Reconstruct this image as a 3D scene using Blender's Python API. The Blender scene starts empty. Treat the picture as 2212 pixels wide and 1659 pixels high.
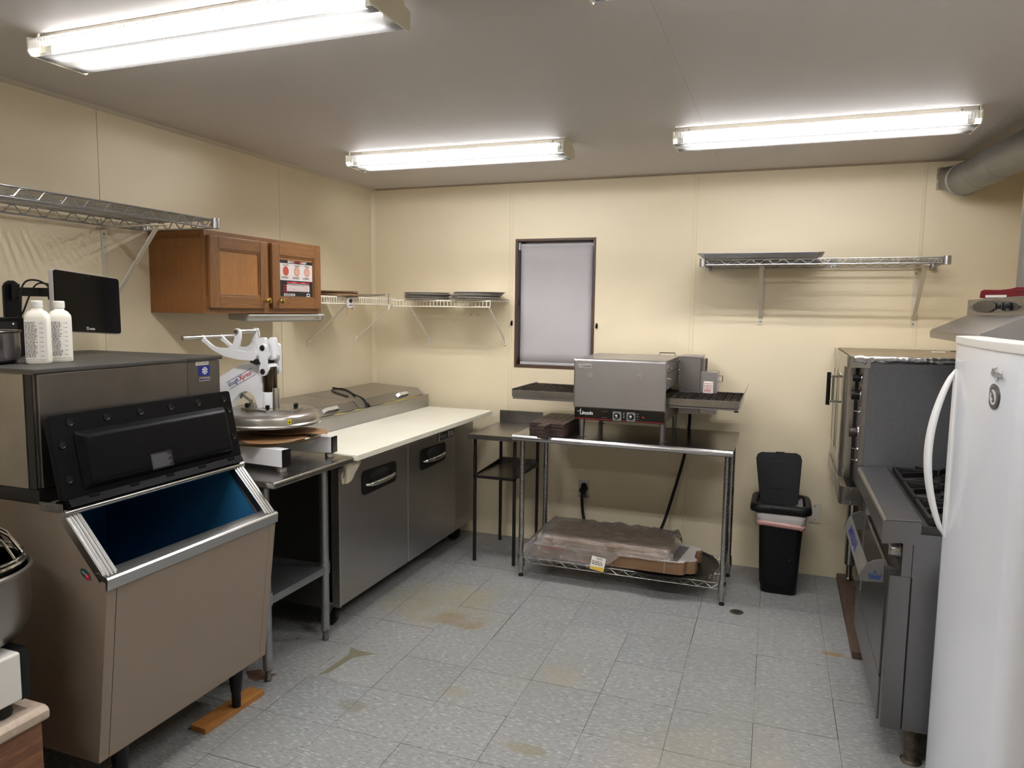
import bpy, bmesh, math, random
from mathutils import Vector, Matrix
random.seed(7)
R = math.radians
PI = math.pi
scene = bpy.context.scene
COL = scene.collection

# ------------------------------------------------------------------ camera, world, exposure
H = 2.4537                     # ceiling height
XR = 4.12                      # right wall
YF = -6.4                      # wall behind the camera
cam_d = bpy.data.cameras.new('camera')
cam = bpy.data.objects.new('camera', cam_d)
COL.objects.link(cam)
cam_d.sensor_fit = 'HORIZONTAL'
cam_d.sensor_width = 36.0
cam_d.lens = 1568.64 / 2212 * 36.0
cam_d.clip_start = 0.05
def _cam():
    rx, ry, rz = 0.1016, 0.35517, 0.012688
    fw = Vector((-math.sin(ry) * math.cos(rx), math.cos(ry) * math.cos(rx), -math.sin(rx)))
    rt = Vector((math.cos(ry), math.sin(ry), 0))
    up = rt.cross(fw)
    r2 = rt * math.cos(rz) + up * math.sin(rz)
    u2 = -rt * math.sin(rz) + up * math.cos(rz)
    m = Matrix((r2, u2, -fw)).transposed().to_4x4()
    m.translation = Vector((2.8418, -4.6984, 1.5951))
    cam.matrix_world = m
_cam()
scene.camera = cam
world = bpy.data.worlds.new('world')
scene.world = world
world.use_nodes = True
world.node_tree.nodes['Background'].inputs[0].default_value = (0.62, 0.75, 1.0, 1)
world.node_tree.nodes['Background'].inputs[1].default_value = 1.2
scene.view_settings.view_transform = 'Standard'
scene.view_settings.look = 'None'
scene.view_settings.gamma = 1.0
scene.view_settings.use_curve_mapping = False
scene.view_settings.exposure = 0.76
TUBE_STRENGTH = 62.0

# ------------------------------------------------------------------ materials
def lin(h):
    h = h.lstrip('#')
    out = []
    for i in (0, 2, 4):
        c = int(h[i:i + 2], 16) / 255
        out.append(c / 12.92 if c <= 0.04045 else ((c + 0.055) / 1.055) ** 2.4)
    return (*out, 1)
MATS = {}
def mat(name, color='#808080', rough=0.5, metal=0.0, vary=None, bump=None, rvary=None, coords='Object', spec=0.5,
        coat=0.0, trans=0.0, emit=None, color2=None, subsurf=0.0, aniso=None):
    """vary=(scale, amount, stretch) mixes color with color2; bump=(scale, strength, stretch); rvary=(scale, amount, stretch)"""
    if name in MATS:
        return MATS[name]
    m = bpy.data.materials.new(name)
    m.use_nodes = True
    nt = m.node_tree
    b = nt.nodes['Principled BSDF']
    b.inputs['Base Color'].default_value = lin(color)
    b.inputs['Roughness'].default_value = rough
    b.inputs['Metallic'].default_value = metal
    b.inputs['Specular IOR Level'].default_value = spec
    b.inputs['Coat Weight'].default_value = coat
    b.inputs['Transmission Weight'].default_value = trans
    if subsurf:
        b.inputs['Subsurface Weight'].default_value = subsurf
        b.inputs['Subsurface Radius'].default_value = (.01, .01, .01)
    if emit:
        b.inputs['Emission Color'].default_value = lin(emit[0])
        b.inputs['Emission Strength'].default_value = emit[1]
    tc = nt.nodes.new('ShaderNodeTexCoord') if (vary or bump or rvary) else None
    def noise(scale, stretch, detail=4, rough_=.55):
        mp = nt.nodes.new('ShaderNodeMapping')
        mp.inputs['Scale'].default_value = stretch or (1, 1, 1)
        nt.links.new(tc.outputs[coords], mp.inputs[0])
        n = nt.nodes.new('ShaderNodeTexNoise')
        n.inputs['Scale'].default_value = scale
        n.inputs['Detail'].default_value = detail
        n.inputs['Roughness'].default_value = rough_
        nt.links.new(mp.outputs[0], n.inputs['Vector'])
        return n
    if vary:
        n = noise(vary[0], vary[2] if len(vary) > 2 else None)
        rp = nt.nodes.new('ShaderNodeMapRange')
        rp.inputs[1].default_value = .3
        rp.inputs[2].default_value = .7
        rp.inputs[3].default_value = 0
        rp.inputs[4].default_value = vary[1]
        nt.links.new(n.outputs[0], rp.inputs[0])
        mx = nt.nodes.new('ShaderNodeMix')
        mx.data_type = 'RGBA'
        mx.inputs[6].default_value = lin(color)
        mx.inputs[7].default_value = lin(color2 or '#000000')
        nt.links.new(rp.outputs[0], mx.inputs[0])
        nt.links.new(mx.outputs[2], b.inputs['Base Color'])
    if rvary:
        n = noise(rvary[0], rvary[2] if len(rvary) > 2 else None)
        rp = nt.nodes.new('ShaderNodeMapRange')
        rp.inputs[1].default_value = .3
        rp.inputs[2].default_value = .7
        rp.inputs[3].default_value = max(rough - rvary[1], .02)
        rp.inputs[4].default_value = min(rough + rvary[1], 1)
        nt.links.new(n.outputs[0], rp.inputs[0])
        nt.links.new(rp.outputs[0], b.inputs['Roughness'])
    if bump:
        n = noise(bump[0], bump[2] if len(bump) > 2 else None, detail=2)
        bp = nt.nodes.new('ShaderNodeBump')
        bp.inputs['Strength'].default_value = bump[1]
        bp.inputs['Distance'].default_value = .002
        nt.links.new(n.outputs[0], bp.inputs['Height'])
        nt.links.new(bp.outputs[0], b.inputs['Normal'])
    m.diffuse_color = lin(color)
    MATS[name] = m
    return m

def steel(name, color='#b9b7b2', rough=.3, stretch=(1, 1, 40), dirt=None, amt=.25, sc=6):
    def cool(h):
        c = [int(h[i:i + 2], 16) for i in (1, 3, 5)]
        return '#%02x%02x%02x' % (int(c[0] * .99), int(c[1] * .995), min(255, int(c[2] * 1.035)))
    color, dirt = cool(color), cool(dirt or '#6f6c66')
    return mat(name, color, rough, 1.0, vary=(sc, amt, (1, 1, 1)), color2=dirt or '#6f6c66',
               rvary=(22, .045, stretch), bump=(90, .006, stretch))

def wood(name, c1, c2, axis='x', rough=.45, scale=9, amt=.85, coat=.15, dist=1.2):
    if name in MATS:
        return MATS[name]
    m = bpy.data.materials.new(name)
    m.use_nodes = True
    nt = m.node_tree
    b = nt.nodes['Principled BSDF']
    b.inputs['Roughness'].default_value = rough
    b.inputs['Coat Weight'].default_value = coat
    b.inputs['Coat Roughness'].default_value = .3
    tc = nt.nodes.new('ShaderNodeTexCoord')
    mp = nt.nodes.new('ShaderNodeMapping')
    st = {'x': (.9, 9, 9), 'y': (9, .9, 9), 'z': (9, 9, .9)}[axis]
    mp.inputs['Scale'].default_value = st
    nt.links.new(tc.outputs['Object'], mp.inputs[0])
    n1 = nt.nodes.new('ShaderNodeTexNoise')
    n1.inputs['Scale'].default_value = scale
    n1.inputs['Detail'].default_value = 6
    n1.inputs['Roughness'].default_value = .65
    n1.inputs['Distortion'].default_value = dist
    n2 = nt.nodes.new('ShaderNodeTexNoise')
    n2.inputs['Scale'].default_value = scale * 6
    n2.inputs['Detail'].default_value = 3
    for n in (n1, n2):
        nt.links.new(mp.outputs[0], n.inputs['Vector'])
    mx = nt.nodes.new('ShaderNodeMath')
    mx.operation = 'MULTIPLY_ADD'
    mx.inputs[1].default_value = .35
    nt.links.new(n2.outputs[0], mx.inputs[0])
    nt.links.new(n1.outputs[0], mx.inputs[2])
    cr = nt.nodes.new('ShaderNodeMapRange')
    cr.inputs[1].default_value = .42
    cr.inputs[2].default_value = .9
    cr.inputs[3].default_value = 0
    cr.inputs[4].default_value = amt
    nt.links.new(mx.outputs[0], cr.inputs[0])
    mix = nt.nodes.new('ShaderNodeMix')
    mix.data_type = 'RGBA'
    mix.inputs[6].default_value = lin(c1)
    mix.inputs[7].default_value = lin(c2)
    nt.links.new(cr.outputs[0], mix.inputs[0])
    nt.links.new(mix.outputs[2], b.inputs['Base Color'])
    bp = nt.nodes.new('ShaderNodeBump')
    bp.inputs['Strength'].default_value = .12
    bp.inputs['Distance'].default_value = .001
    nt.links.new(mx.outputs[0], bp.inputs['Height'])
    nt.links.new(bp.outputs[0], b.inputs['Normal'])
    MATS[name] = m
    return m

# ------------------------------------------------------------------ mesh building
class MB:
    def __init__(s):
        s.v = []
        s.f = []
        s.mi = []
        s.cur = 0
    def _add(s, vs, fs):
        o = len(s.v)
        s.v += [Vector(p) for p in vs]
        for f in fs:
            s.f.append([i + o for i in f])
            s.mi.append(s.cur)
        return s
    def box(s, x0, x1, y0, y1, z0, z1):
        return s._add([(x, y, z) for z in (z0, z1) for y in (y0, y1) for x in (x0, x1)],
                      [(0, 2, 3, 1), (4, 5, 7, 6), (0, 1, 5, 4), (1, 3, 7, 5), (3, 2, 6, 7), (2, 0, 4, 6)])
    def obox(s, m, sx, sy, sz):
        o = len(s.v)
        s.box(-sx / 2, sx / 2, -sy / 2, sy / 2, -sz / 2, sz / 2)
        for i in range(o, len(s.v)):
            s.v[i] = m @ s.v[i]
        return s
    def bar(s, p0, p1, w, h, up=(0, 0, 1)):
        p0, p1 = Vector(p0), Vector(p1)
        d = (p1 - p0)
        L = d.length
        d.normalize()
        u = Vector(up)
        if abs(d.dot(u)) > .98:
            u = Vector((0, 1, 0))
        r = d.cross(u).normalized()
        u = r.cross(d)
        m = Matrix((d, r, u)).transposed().to_4x4()
        m.translation = (p0 + p1) / 2
        return s.obox(m, L, w, h)
    def ring_faces(s, rings, closed_u=True, cap0=True, cap1=True, loop=False):
        n = len(rings[0])
        vs = [p for r in rings for p in r]
        fs = []
        k = len(rings)
        for i in range(k if loop else k - 1):
            a, b = i * n, ((i + 1) % k) * n
            for j in range(n if closed_u else n - 1):
                j2 = (j + 1) % n
                fs.append((a + j, a + j2, b + j2, b + j))
        if not loop:
            if cap0:
                fs.append(tuple(reversed(range(n))))
            if cap1:
                fs.append(tuple((k - 1) * n + j for j in range(n)))
        return s._add(vs, fs)
    def tube(s, pts, r, n=8, loop=False, cap=True):
        pts = [Vector(p) for p in pts]
        k = len(pts)
        rs = r if isinstance(r, (list, tuple)) else [r] * k
        rings = []
        prev = None
        for i, p in enumerate(pts):
            if loop:
                t = pts[(i + 1) % k] - pts[i - 1]
            else:
                t = pts[min(i + 1, k - 1)] - pts[max(i - 1, 0)]
            if t.length < 1e-9:
                t = Vector((0, 0, 1))
            t.normalize()
            if prev is None:
                a = Vector((0, 0, 1)) if abs(t.z) < .9 else Vector((1, 0, 0))
                u = t.cross(a).normalized()
            else:
                u = (prev - t * prev.dot(t))
                if u.length < 1e-6:
                    u = t.orthogonal()
                u.normalize()
            prev = u
            w = t.cross(u)
            rings.append([p + (u * math.cos(2 * PI * j / n) + w * math.sin(2 * PI * j / n)) * rs[i] for j in range(n)])
        return s.ring_faces(rings, loop=loop, cap0=cap, cap1=cap)
    def cyl(s, p0, p1, r0, r1=None, n=16, cap=True):
        return s.tube([p0, p1], [r0, r0 if r1 is None else r1], n, cap=cap)
    def lathe(s, prof, c=(0, 0, 0), axis='z', n=32, ell=(1, 1)):
        c = Vector(c)
        rings = []
        for r, h in prof:
            ring = []
            for j in range(n):
                a = 2 * PI * j / n
                x, y = r * math.cos(a) * ell[0], r * math.sin(a) * ell[1]
                p = {'z': (x, y, h), 'x': (h, x, y), 'y': (y, h, x)}[axis]
                ring.append(c + Vector(p))
            rings.append(ring)
        return s.ring_faces(rings)
    def prism(s, poly, plane, a, b):
        """poly in plane 'xz','yz','xy', extruded along the third axis from a to b"""
        def P(u, v, w):
            return {'xz': (u, w, v), 'yz': (w, u, v), 'xy': (u, v, w)}[plane]
        n = len(poly)
        area = sum(poly[i][0] * poly[(i + 1) % n][1] - poly[(i + 1) % n][0] * poly[i][1] for i in range(n))
        if area < 0:
            poly = list(reversed(poly))
        vs = [P(u, v, a) for u, v in poly] + [P(u, v, b) for u, v in poly]
        fs = [tuple(range(n)), tuple(reversed(range(n, 2 * n)))]
        for i in range(n):
            j = (i + 1) % n
            fs.append((i, i + n, j + n, j))
        return s._add(vs, fs)
    def quad(s, a, b, c, d):
        return s._add([a, b, c, d], [(0, 1, 2, 3)])
    def grid(s, fn, nu, nv):
        vs = [fn(i / nu, j / nv) for j in range(nv + 1) for i in range(nu + 1)]
        fs = []
        for j in range(nv):
            for i in range(nu):
                a = j * (nu + 1) + i
                fs.append((a, a + 1, a + nu + 2, a + nu + 1))
        return s._add(vs, fs)
    def xf(s, m, start=0):
        for i in range(start, len(s.v)):
            s.v[i] = m @ s.v[i]
        return s

OFF = {}
def build(mb, name, m, parent=None, bevel=0.0, seg=2, smooth=True, angle=38, kind=None, label=None, fix=True, solid=0.0, weighted=False):
    off = OFF.get(parent.name, Vector((0, 0, 0))) if parent else Vector((0, 0, 0))
    me = bpy.data.meshes.new(name)
    me.from_pydata([tuple(p - off) for p in mb.v], [], mb.f)
    ms = m if isinstance(m, (list, tuple)) else [m]
    for x in ms:
        me.materials.append(x)
    if len(ms) > 1:
        for p, k in zip(me.polygons, mb.mi):
            p.material_index = k
    bm = bmesh.new()
    bm.from_mesh(me)
    if fix:
        bmesh.ops.recalc_face_normals(bm, faces=bm.faces[:])
    if bevel > 0:
        bm.normal_update()
        ed = [e for e in bm.edges if len(e.link_faces) == 2 and e.calc_face_angle(0) > R(angle)]
        if ed:
            bmesh.ops.bevel(bm, geom=ed, offset=bevel, segments=seg, profile=.6, affect='EDGES', clamp_overlap=True)
    bm.to_mesh(me)
    bm.free()
    if smooth:
        for p in me.polygons:
            p.use_smooth = True
        me.set_sharp_from_angle(angle=R(angle))
    o = bpy.data.objects.new(name, me)
    COL.objects.link(o)
    if parent:
        o.parent = parent
    OFF[o.name] = off
    if kind:
        o['kind'] = kind
    if label:
        o['label'] = label
    if smooth and bevel > 0 or weighted:
        md = o.modifiers.new('weighted_normals', 'WEIGHTED_NORMAL')
        md.keep_sharp = True
    if solid:
        md = o.modifiers.new('thickness', 'SOLIDIFY')
        md.thickness = solid
    return o

def thing(name, label, cat, loc=(0, 0, 0), rotz=0.0, group=None):
    o = bpy.data.objects.new(name, None)
    COL.objects.link(o)
    o.empty_display_size = .05
    o.location = loc
    o.rotation_euler = (0, 0, rotz)
    o['label'] = label
    o['category'] = cat
    if group:
        o['group'] = group
    OFF[o.name] = Vector(loc) if not rotz else Vector((0, 0, 0))
    return o

def single(mb, name, m, label, cat, group=None, base=None, **k):
    """a thing that is one mesh; its origin is put at BASE"""
    o = build(mb, name, m, **k)
    o['label'] = label
    o['category'] = cat
    if group:
        o['group'] = group
    if base:
        b = Vector(base)
        o.data.transform(Matrix.Translation(-b))
        o.location = b
    return o

def dup(root, loc, rotz=None, label=None):
    r = root.copy()
    COL.objects.link(r)
    r.location = loc
    if rotz is not None:
        r.rotation_euler = (0, 0, rotz)
    if label:
        r['label'] = label
    for ch in list(root.children):
        c = ch.copy()
        COL.objects.link(c)
        c.parent = r
        for g in list(ch.children):
            d = g.copy()
            COL.objects.link(d)
            d.parent = c
    return r

def rrect(w, h, r, n=5, cx=0, cy=0):
    out = []
    for k, (sx, sy) in enumerate(((1, 1), (-1, 1), (-1, -1), (1, -1))):
        for i in range(n + 1):
            a = PI / 2 * (k + i / n)
            out.append((cx + sx * (w / 2 - r) + r * math.cos(a), cy + sy * (h / 2 - r) + r * math.sin(a)))
    return out

def text(s, name, m, parent, origin, right, up, size, depth=.0006, align='CENTER', shear=0.0, bold=0.0, squeeze=1.0, label=None):
    cu = bpy.data.curves.new(name, 'FONT')
    cu.body = s
    cu.size = 1.0
    cu.align_x = align
    cu.align_y = 'CENTER'
    cu.shear = shear
    cu.offset = bold
    cu.resolution_u = 2
    tmp = bpy.data.objects.new(name, cu)
    COL.objects.link(tmp)
    dg = bpy.context.evaluated_depsgraph_get()
    me = bpy.data.meshes.new_from_object(tmp.evaluated_get(dg))
    bpy.data.objects.remove(tmp)
    bpy.data.curves.remove(cu)
    r = Vector(right).normalized()
    u = Vector(up)
    u = (u - r * u.dot(r)).normalized()
    n = r.cross(u)
    mx = Matrix((r * size * squeeze, u * size, n * size)).transposed().to_4x4()
    off = OFF.get(parent.name, Vector((0, 0, 0))) if parent else Vector((0, 0, 0))
    mx.translation = Vector(origin) + n * depth - off
    me.transform(mx)
    me.materials.clear()
    me.materials.append(m)
    o = bpy.data.objects.new(name, me)
    COL.objects.link(o)
    if parent:
        o.parent = parent
    OFF[o.name] = off
    if label:
        o['label'] = label
    return o

def print_lines(origin, right, up, w, rows, lh, fill=.55, seed=1, ragged=True):
    """a block of tiny flat print: one quad per word"""
    rd = random.Random(seed)
    mb = MB()
    r = Vector(right).normalized()
    u = Vector(up).normalized()
    n = r.cross(u) * .0004
    o = Vector(origin) + n
    for k in range(rows):
        x = 0
        end = w * (rd.uniform(.75, 1) if ragged else 1)
        while x < end:
            wl = min(rd.uniform(.6, 2.2) * lh, end - x)
            p = o + r * x - u * (k * lh)
            mb.quad(p, p + r * wl, p + r * wl + u * lh * fill, p + u * lh * fill)
            x += wl + lh * .45
    return mb

def smooth_path(pts, n=8):
    """Catmull-Rom through the points"""
    P = [Vector(p) for p in pts]
    P = [P[0] * 2 - P[1]] + P + [P[-1] * 2 - P[-2]]
    out = []
    for i in range(1, len(P) - 2):
        for k in range(n):
            t = k / n
            a, b, c, d = P[i - 1], P[i], P[i + 1], P[i + 2]
            out.append(.5 * (2 * b + (c - a) * t + (2 * a - 5 * b + 4 * c - d) * t * t + (3 * b - a - 3 * c + d) * t ** 3))
    out.append(P[-2])
    return out

# shared materials
M_white_plastic = mat('white_plastic', '#e8e6df', .35)
M_black_plastic = mat('black_plastic', '#0b0b0c', .38, spec=.3)
M_black_matte = mat('black_matte', '#101010', .6)
M_rubber = mat('black_rubber', '#0b0b0b', .75)
M_steel = steel('brushed_steel')
M_steel_h = steel('brushed_steel_wide', stretch=(1, 40, 1))
M_steel_x = steel('brushed_steel_cross', stretch=(40, 1, 1))
M_steel_dark = steel('dull_steel', '#8f8c87', .38)
M_chrome = mat('chrome', '#d0d0d0', .12, 1.0)
M_chrome_dull = mat('zinc_chrome', '#aeaeab', .27, 1.0)
M_wire = mat('shelf_wire_chrome', '#adadad', .33, 1.0)
M_galv = steel('galvanised_steel', '#a9aca8', .42, sc=14)
M_white_paint = mat('white_enamel', '#e9e9e8', .28, coat=.3)
M_black_print = mat('black_print', '#141414', .6)
M_white_print = mat('white_print', '#f2f2f0', .5)
M_red_print = mat('red_print', '#b01f2c', .5)
M_blue_print = mat('blue_print', '#14246e', .5)
M_paper = mat('white_paper', '#e9e6de', .7)
M_screw = mat('screw_steel', '#8c8a86', .3, 1.0)
M_bracket = mat('painted_bracket', '#cfc8b6', .45)
# ------------------------------------------------------------------ room shell
M_wall = mat('cream_wall_panel', '#e2d5b8', .42, vary=(2.2, .35, (1, 1, 1)), color2='#d9ccad', bump=(240, .22), spec=.35)
M_wall_base = mat('wall_backing', '#6d6150', .8)
M_seam = mat('cream_seam_strip', '#ddd0b0', .42)
M_ceil = mat('ceiling_paint', '#c9c3bf', .55, vary=(1.1, .4), color2='#c0bab5', bump=(160, .05))
M_ceil_base = mat('ceiling_gap', '#7c766f', .8)

def panel_poly(mb, u0, u1, v0, v1, hole=None):
    """rectangles (u0,u1,v0,v1) that cover a panel with an optional hole"""
    if not hole:
        return [(u0, u1, v0, v1)]
    a, b, c, d = hole
    return [(u0, a, v0, v1), (b, u1, v0, v1), (a, b, v0, c), (a, b, d, v1)]

WIN = (1.113, 1.673, 1.203, 2.074)
# back wall: backing with the window opening, then panels with seam strips
mb = MB()
for u0, u1, v0, v1 in panel_poly(mb, -.12, XR + .12, -.1, H + .1, WIN):
    mb.box(u0, u1, .005, .14, v0, v1)
wall_back = build(mb, 'wall_back', M_wall_base, kind='structure', smooth=False)
bx = [0.0, 1.0815, 2.3007, 3.545, XR]
for i in range(4):
    mb = MB()
    u0, u1 = bx[i] + (.0008 if i else 0), bx[i + 1] - .0008
    for r in panel_poly(mb, u0, u1, 0, H, WIN if i == 1 else None):
        mb.box(r[0], r[1], 0, .005, r[2], r[3])
    build(mb, 'panel', M_wall, wall_back, smooth=False)
for x in bx[1:4]:
    mb = MB()
    mb.prism([(x - .014, 0), (x - .010, -.002), (x + .010, -.002), (x + .014, 0)], 'xy', .002, H - .002)
    build(mb, 'seam_strip', M_seam, wall_back, smooth=False)
# left wall
mb = MB().box(-.14, -.005, YF - .12, .14, -.1, H + .1)
wall_left = build(mb, 'wall_left', M_wall_base, kind='structure', smooth=False)
ly = [0.0, -1.0545, -2.2775, -3.497, -4.716, YF]
for i in range(5):
    g = .0016
    mb = MB().box(-.005, 0, ly[i + 1] + g, ly[i] - (g if i else 0), 0, H)
    build(mb, 'panel', M_wall, wall_left, smooth=False)
# right wall and the wall behind the camera
mb = MB().box(XR + .005, XR + .14, YF - .12, .14, -.1, H + .1)
wall_right = build(mb, 'wall_right', M_wall_base, kind='structure', smooth=False)
ry = [0.0, -1.2192, -2.4384, -3.6576, -4.8768, YF]
for i in range(5):
    mb = MB().box(XR, XR + .005, ry[i + 1] + .0008, ry[i] - .0008, 0, H)
    build(mb, 'panel', M_wall, wall_right, smooth=False)
mb = MB().box(-.14, XR + .14, YF - .14, YF - .005, -.1, H + .1)
wall_front = build(mb, 'wall_front', M_wall_base, kind='structure', smooth=False)
fx = [0, 1.2192, 2.4384, XR]
for i in range(3):
    mb = MB().box(fx[i] + .0008, fx[i + 1] - .0008, YF - .005, YF, 0, H)
    build(mb, 'panel', M_wall, wall_front, smooth=False)
# ceiling
mb = MB().box(-.14, XR + .14, YF - .14, .14, H + .006, H + .12)
ceiling = build(mb, 'ceiling', M_ceil_base, kind='structure', smooth=False)
cx = [0, 1.205, 2.456, 3.70, XR]
cy = [0, -2.45, -4.9, YF]
for i in range(4):
    for j in range(3):
        mb = MB().box(cx[i] + .00035, cx[i + 1] - .00035, cy[j + 1] + .0002, cy[j] - .0002, H, H + .006)
        build(mb, 'panel', M_ceil, ceiling, smooth=False)
# corner and ceiling mouldings
mb = MB().prism([(0, H), (.016, H), (.014, H - .005), (.005, H - .014), (0, H - .016)], 'xz', YF, 0)
build(mb, 'trim_1', mat('ceiling_cove', '#c6bcab', .5), kind='structure')
mb = MB().prism([(0, 0), (.024, 0), (.020, -.006), (.006, -.020), (0, -.024)], 'xy', .0, H - .026)
build(mb, 'trim_2', M_seam, kind='structure')
mb = MB().box(.026, XR, -.012, 0, H - .010, H)
build(mb, 'trim_3', mat('ceiling_edge_strip', '#9c8c74', .6), kind='structure', smooth=False)

# ------------------------------------------------------------------ floor of separate tiles
def floor_mat():
    m = bpy.data.materials.new('vinyl_tile')
    m.use_nodes = True
    nt = m.node_tree
    L = nt.links.new
    b = nt.nodes['Principled BSDF']
    geo = nt.nodes.new('ShaderNodeNewGeometry')
    oi = nt.nodes.new('ShaderNodeObjectInfo')
    def noise(scale, st, detail, src=None, off=None):
        mp = nt.nodes.new('ShaderNodeMapping')
        mp.inputs['Scale'].default_value = st
        L(geo.outputs['Position'], mp.inputs[0])
        n = nt.nodes.new('ShaderNodeTexNoise')
        n.inputs['Scale'].default_value = scale
        n.inputs['Detail'].default_value = detail
        L(mp.outputs[0], n.inputs['Vector'])
        return n.outputs[0]
    def rng(v, a, b_, c, d):
        r = nt.nodes.new('ShaderNodeMapRange')
        for k, x in enumerate((a, b_, c, d)):
            r.inputs[k + 1].default_value = x
        L(v, r.inputs[0])
        return r.outputs[0]
    def mix(f, c1, c2):
        x = nt.nodes.new('ShaderNodeMix')
        x.data_type = 'RGBA'
        for k, c in ((6, c1), (7, c2)):
            if isinstance(c, tuple):
                x.inputs[k].default_value = c
            else:
                L(c, x.inputs[k])
        if isinstance(f, float):
            x.inputs[0].default_value = f
        else:
            L(f, x.inputs[0])
        return x.outputs[2]
    def math_(op, a, b_):
        x = nt.nodes.new('ShaderNodeMath')
        x.operation = op
        for k, v in enumerate((a, b_)):
            if isinstance(v, (int, float)):
                x.inputs[k].default_value = v
            else:
                L(v, x.inputs[k])
        return x.outputs[0]
    # per-tile shade
    base = mix(rng(oi.outputs['Random'], 0, 1, 0, 1), lin('#858787'), lin('#8c8c8b'))
    # directional chips, light and dark
    c1 = noise(85, (.38, 1.5, 1), 3)
    c2 = noise(110, (.34, 1.4, 1), 2)
    base = mix(rng(c1, .56, .66, 0, .75), base, lin('#b4b6b4'))
    base = mix(rng(c2, .57, .66, 0, .75), base, lin('#626466'))
    base = mix(rng(noise(2.0, (1, 1, 1), 5), .45, .75, 0, .45), base, lin('#86867f'))
    # worn-in brown grime at particular places
    pos = nt.nodes.new('ShaderNodeSeparateXYZ')
    L(geo.outputs['Position'], pos.inputs[0])
    wob = noise(7, (1, 1, 1), 5)
    def spot(x, y, rx, ry, edge, amt):
        dx = math_('DIVIDE', math_('SUBTRACT', pos.outputs[0], x), rx)
        dy = math_('DIVIDE', math_('SUBTRACT', pos.outputs[1], y), ry)
        d = math_('ADD', math_('MULTIPLY', dx, dx), math_('MULTIPLY', dy, dy))
        d = math_('ADD', d, math_('MULTIPLY', math_('SUBTRACT', wob, .5), 3.2))
        return rng(d, edge, 1.0, amt, 0)
    for x, y, rx, ry, e, a, col in ((1.17, -1.22, .40, .36, .0, .55, '#8a8468'), (1.33, -1.42, .16, .10, .3, .6, '#7d6a4c'),
                                    (1.62, -2.06, .06, .035, .5, .6, '#86826f'), (1.30, -2.30, .07, .05, .4, .5, '#6f6a5a'),
                                    (2.02, -2.33, .11, .035, .4, .6, '#7e765f'), (3.13, -1.09, .06, .03, .4, .9, '#8a6a35'),
                                    (2.0, -1.75, .09, .12, .2, .45, '#908877'), (2.65, -2.2, .4, .3, 0, .3, '#9a937e')):
        base = mix(spot(x, y, rx, ry, e, a), base, lin(col))
    L(base, b.inputs['Base Color'])
    L(rng(noise(5, (1, 1, 1), 4), .3, .7, .34, .52), b.inputs['Roughness'])
    b.inputs['Specular IOR Level'].default_value = .4
    bp = nt.nodes.new('ShaderNodeBump')
    bp.inputs['Strength'].default_value = .08
    bp.inputs['Distance'].default_value = .001
    L(noise(30, (1, 1, 1), 3), bp.inputs['Height'])
    L(bp.outputs[0], b.inputs['Normal'])
    return m
M_tile = floor_mat()
M_joint = mat('tile_joint', '#4c4c49', .8)
mb = MB().box(-.14, XR + .14, YF - .14, .14, -.12, -.0035)
floor = build(mb, 'floor', M_joint, kind='structure', smooth=False)
TS, TH = .3048, .00914
OX, OY = .6746, -2.1651
ct, st_ = math.cos(TH), math.sin(TH)
def clip(poly, axis, lim, keep_less):
    out = []
    for i in range(len(poly)):
        a, b = poly[i], poly[(i + 1) % len(poly)]
        ia = (a[axis] <= lim) if keep_less else (a[axis] >= lim)
        ib = (b[axis] <= lim) if keep_less else (b[axis] >= lim)
        if ia:
            out.append(a)
        if ia != ib:
            t = (lim - a[axis]) / (b[axis] - a[axis])
            out.append((a[0] + t * (b[0] - a[0]), a[1] + t * (b[1] - a[1])))
    return out
def tile_mesh(poly):
    m_ = MB().prism(poly, 'xy', -.0035, 0)
    return m_
g = .0009
full = tile_mesh([(g, g), (TS - g, g), (TS - g, TS - g), (g, TS - g)])
tile0 = None
rt = random.Random(3)
Y_NEAR = -4.62
far_tiles = MB()
for i in range(-4, 14):
    for j in range(-15, 9):
        x0, y0 = OX + i * TS * ct - j * TS * st_, OY + i * TS * st_ + j * TS * ct
        dxx, dyy = rt.uniform(-.0008, .0008), rt.uniform(-.0012, .0012)
        def W(u, v):
            return (x0 + dxx + u * ct - v * st_, y0 + dyy + u * st_ + v * ct)
        q = [W(g, g), W(TS - g, g), W(TS - g, TS - g), W(g, TS - g)]
        c = q
        for ax, lim, kl in ((0, 0.0, False), (0, XR, True), (1, 0.0, True), (1, YF, False)):
            c = clip(c, ax, lim, kl)
            if len(c) < 3:
                break
        if len(c) < 3:
            continue
        if max(p[1] for p in c) < Y_NEAR:
            far_tiles.prism(c, 'xy', -.0035, 0)
            continue
        inside = len(c) == 4 and all(abs(a[0] - b[0]) + abs(a[1] - b[1]) < 1e-7 for a, b in zip(c, q))
        if inside:
            if tile0 is None:
                tile0 = build(full, 'tile', M_tile, floor, smooth=False)
                t = tile0
            else:
                t = tile0.copy()
                COL.objects.link(t)
            t.location = (x0 + dxx, y0 + dyy, rt.uniform(-.0003, .0003))
            t.rotation_euler = (0, 0, TH)
        else:
            t = build(tile_mesh(c), 'tile', M_tile, floor, smooth=False)
build(far_tiles, 'far_tiles', M_tile, floor, smooth=False, kind='stuff')
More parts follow.
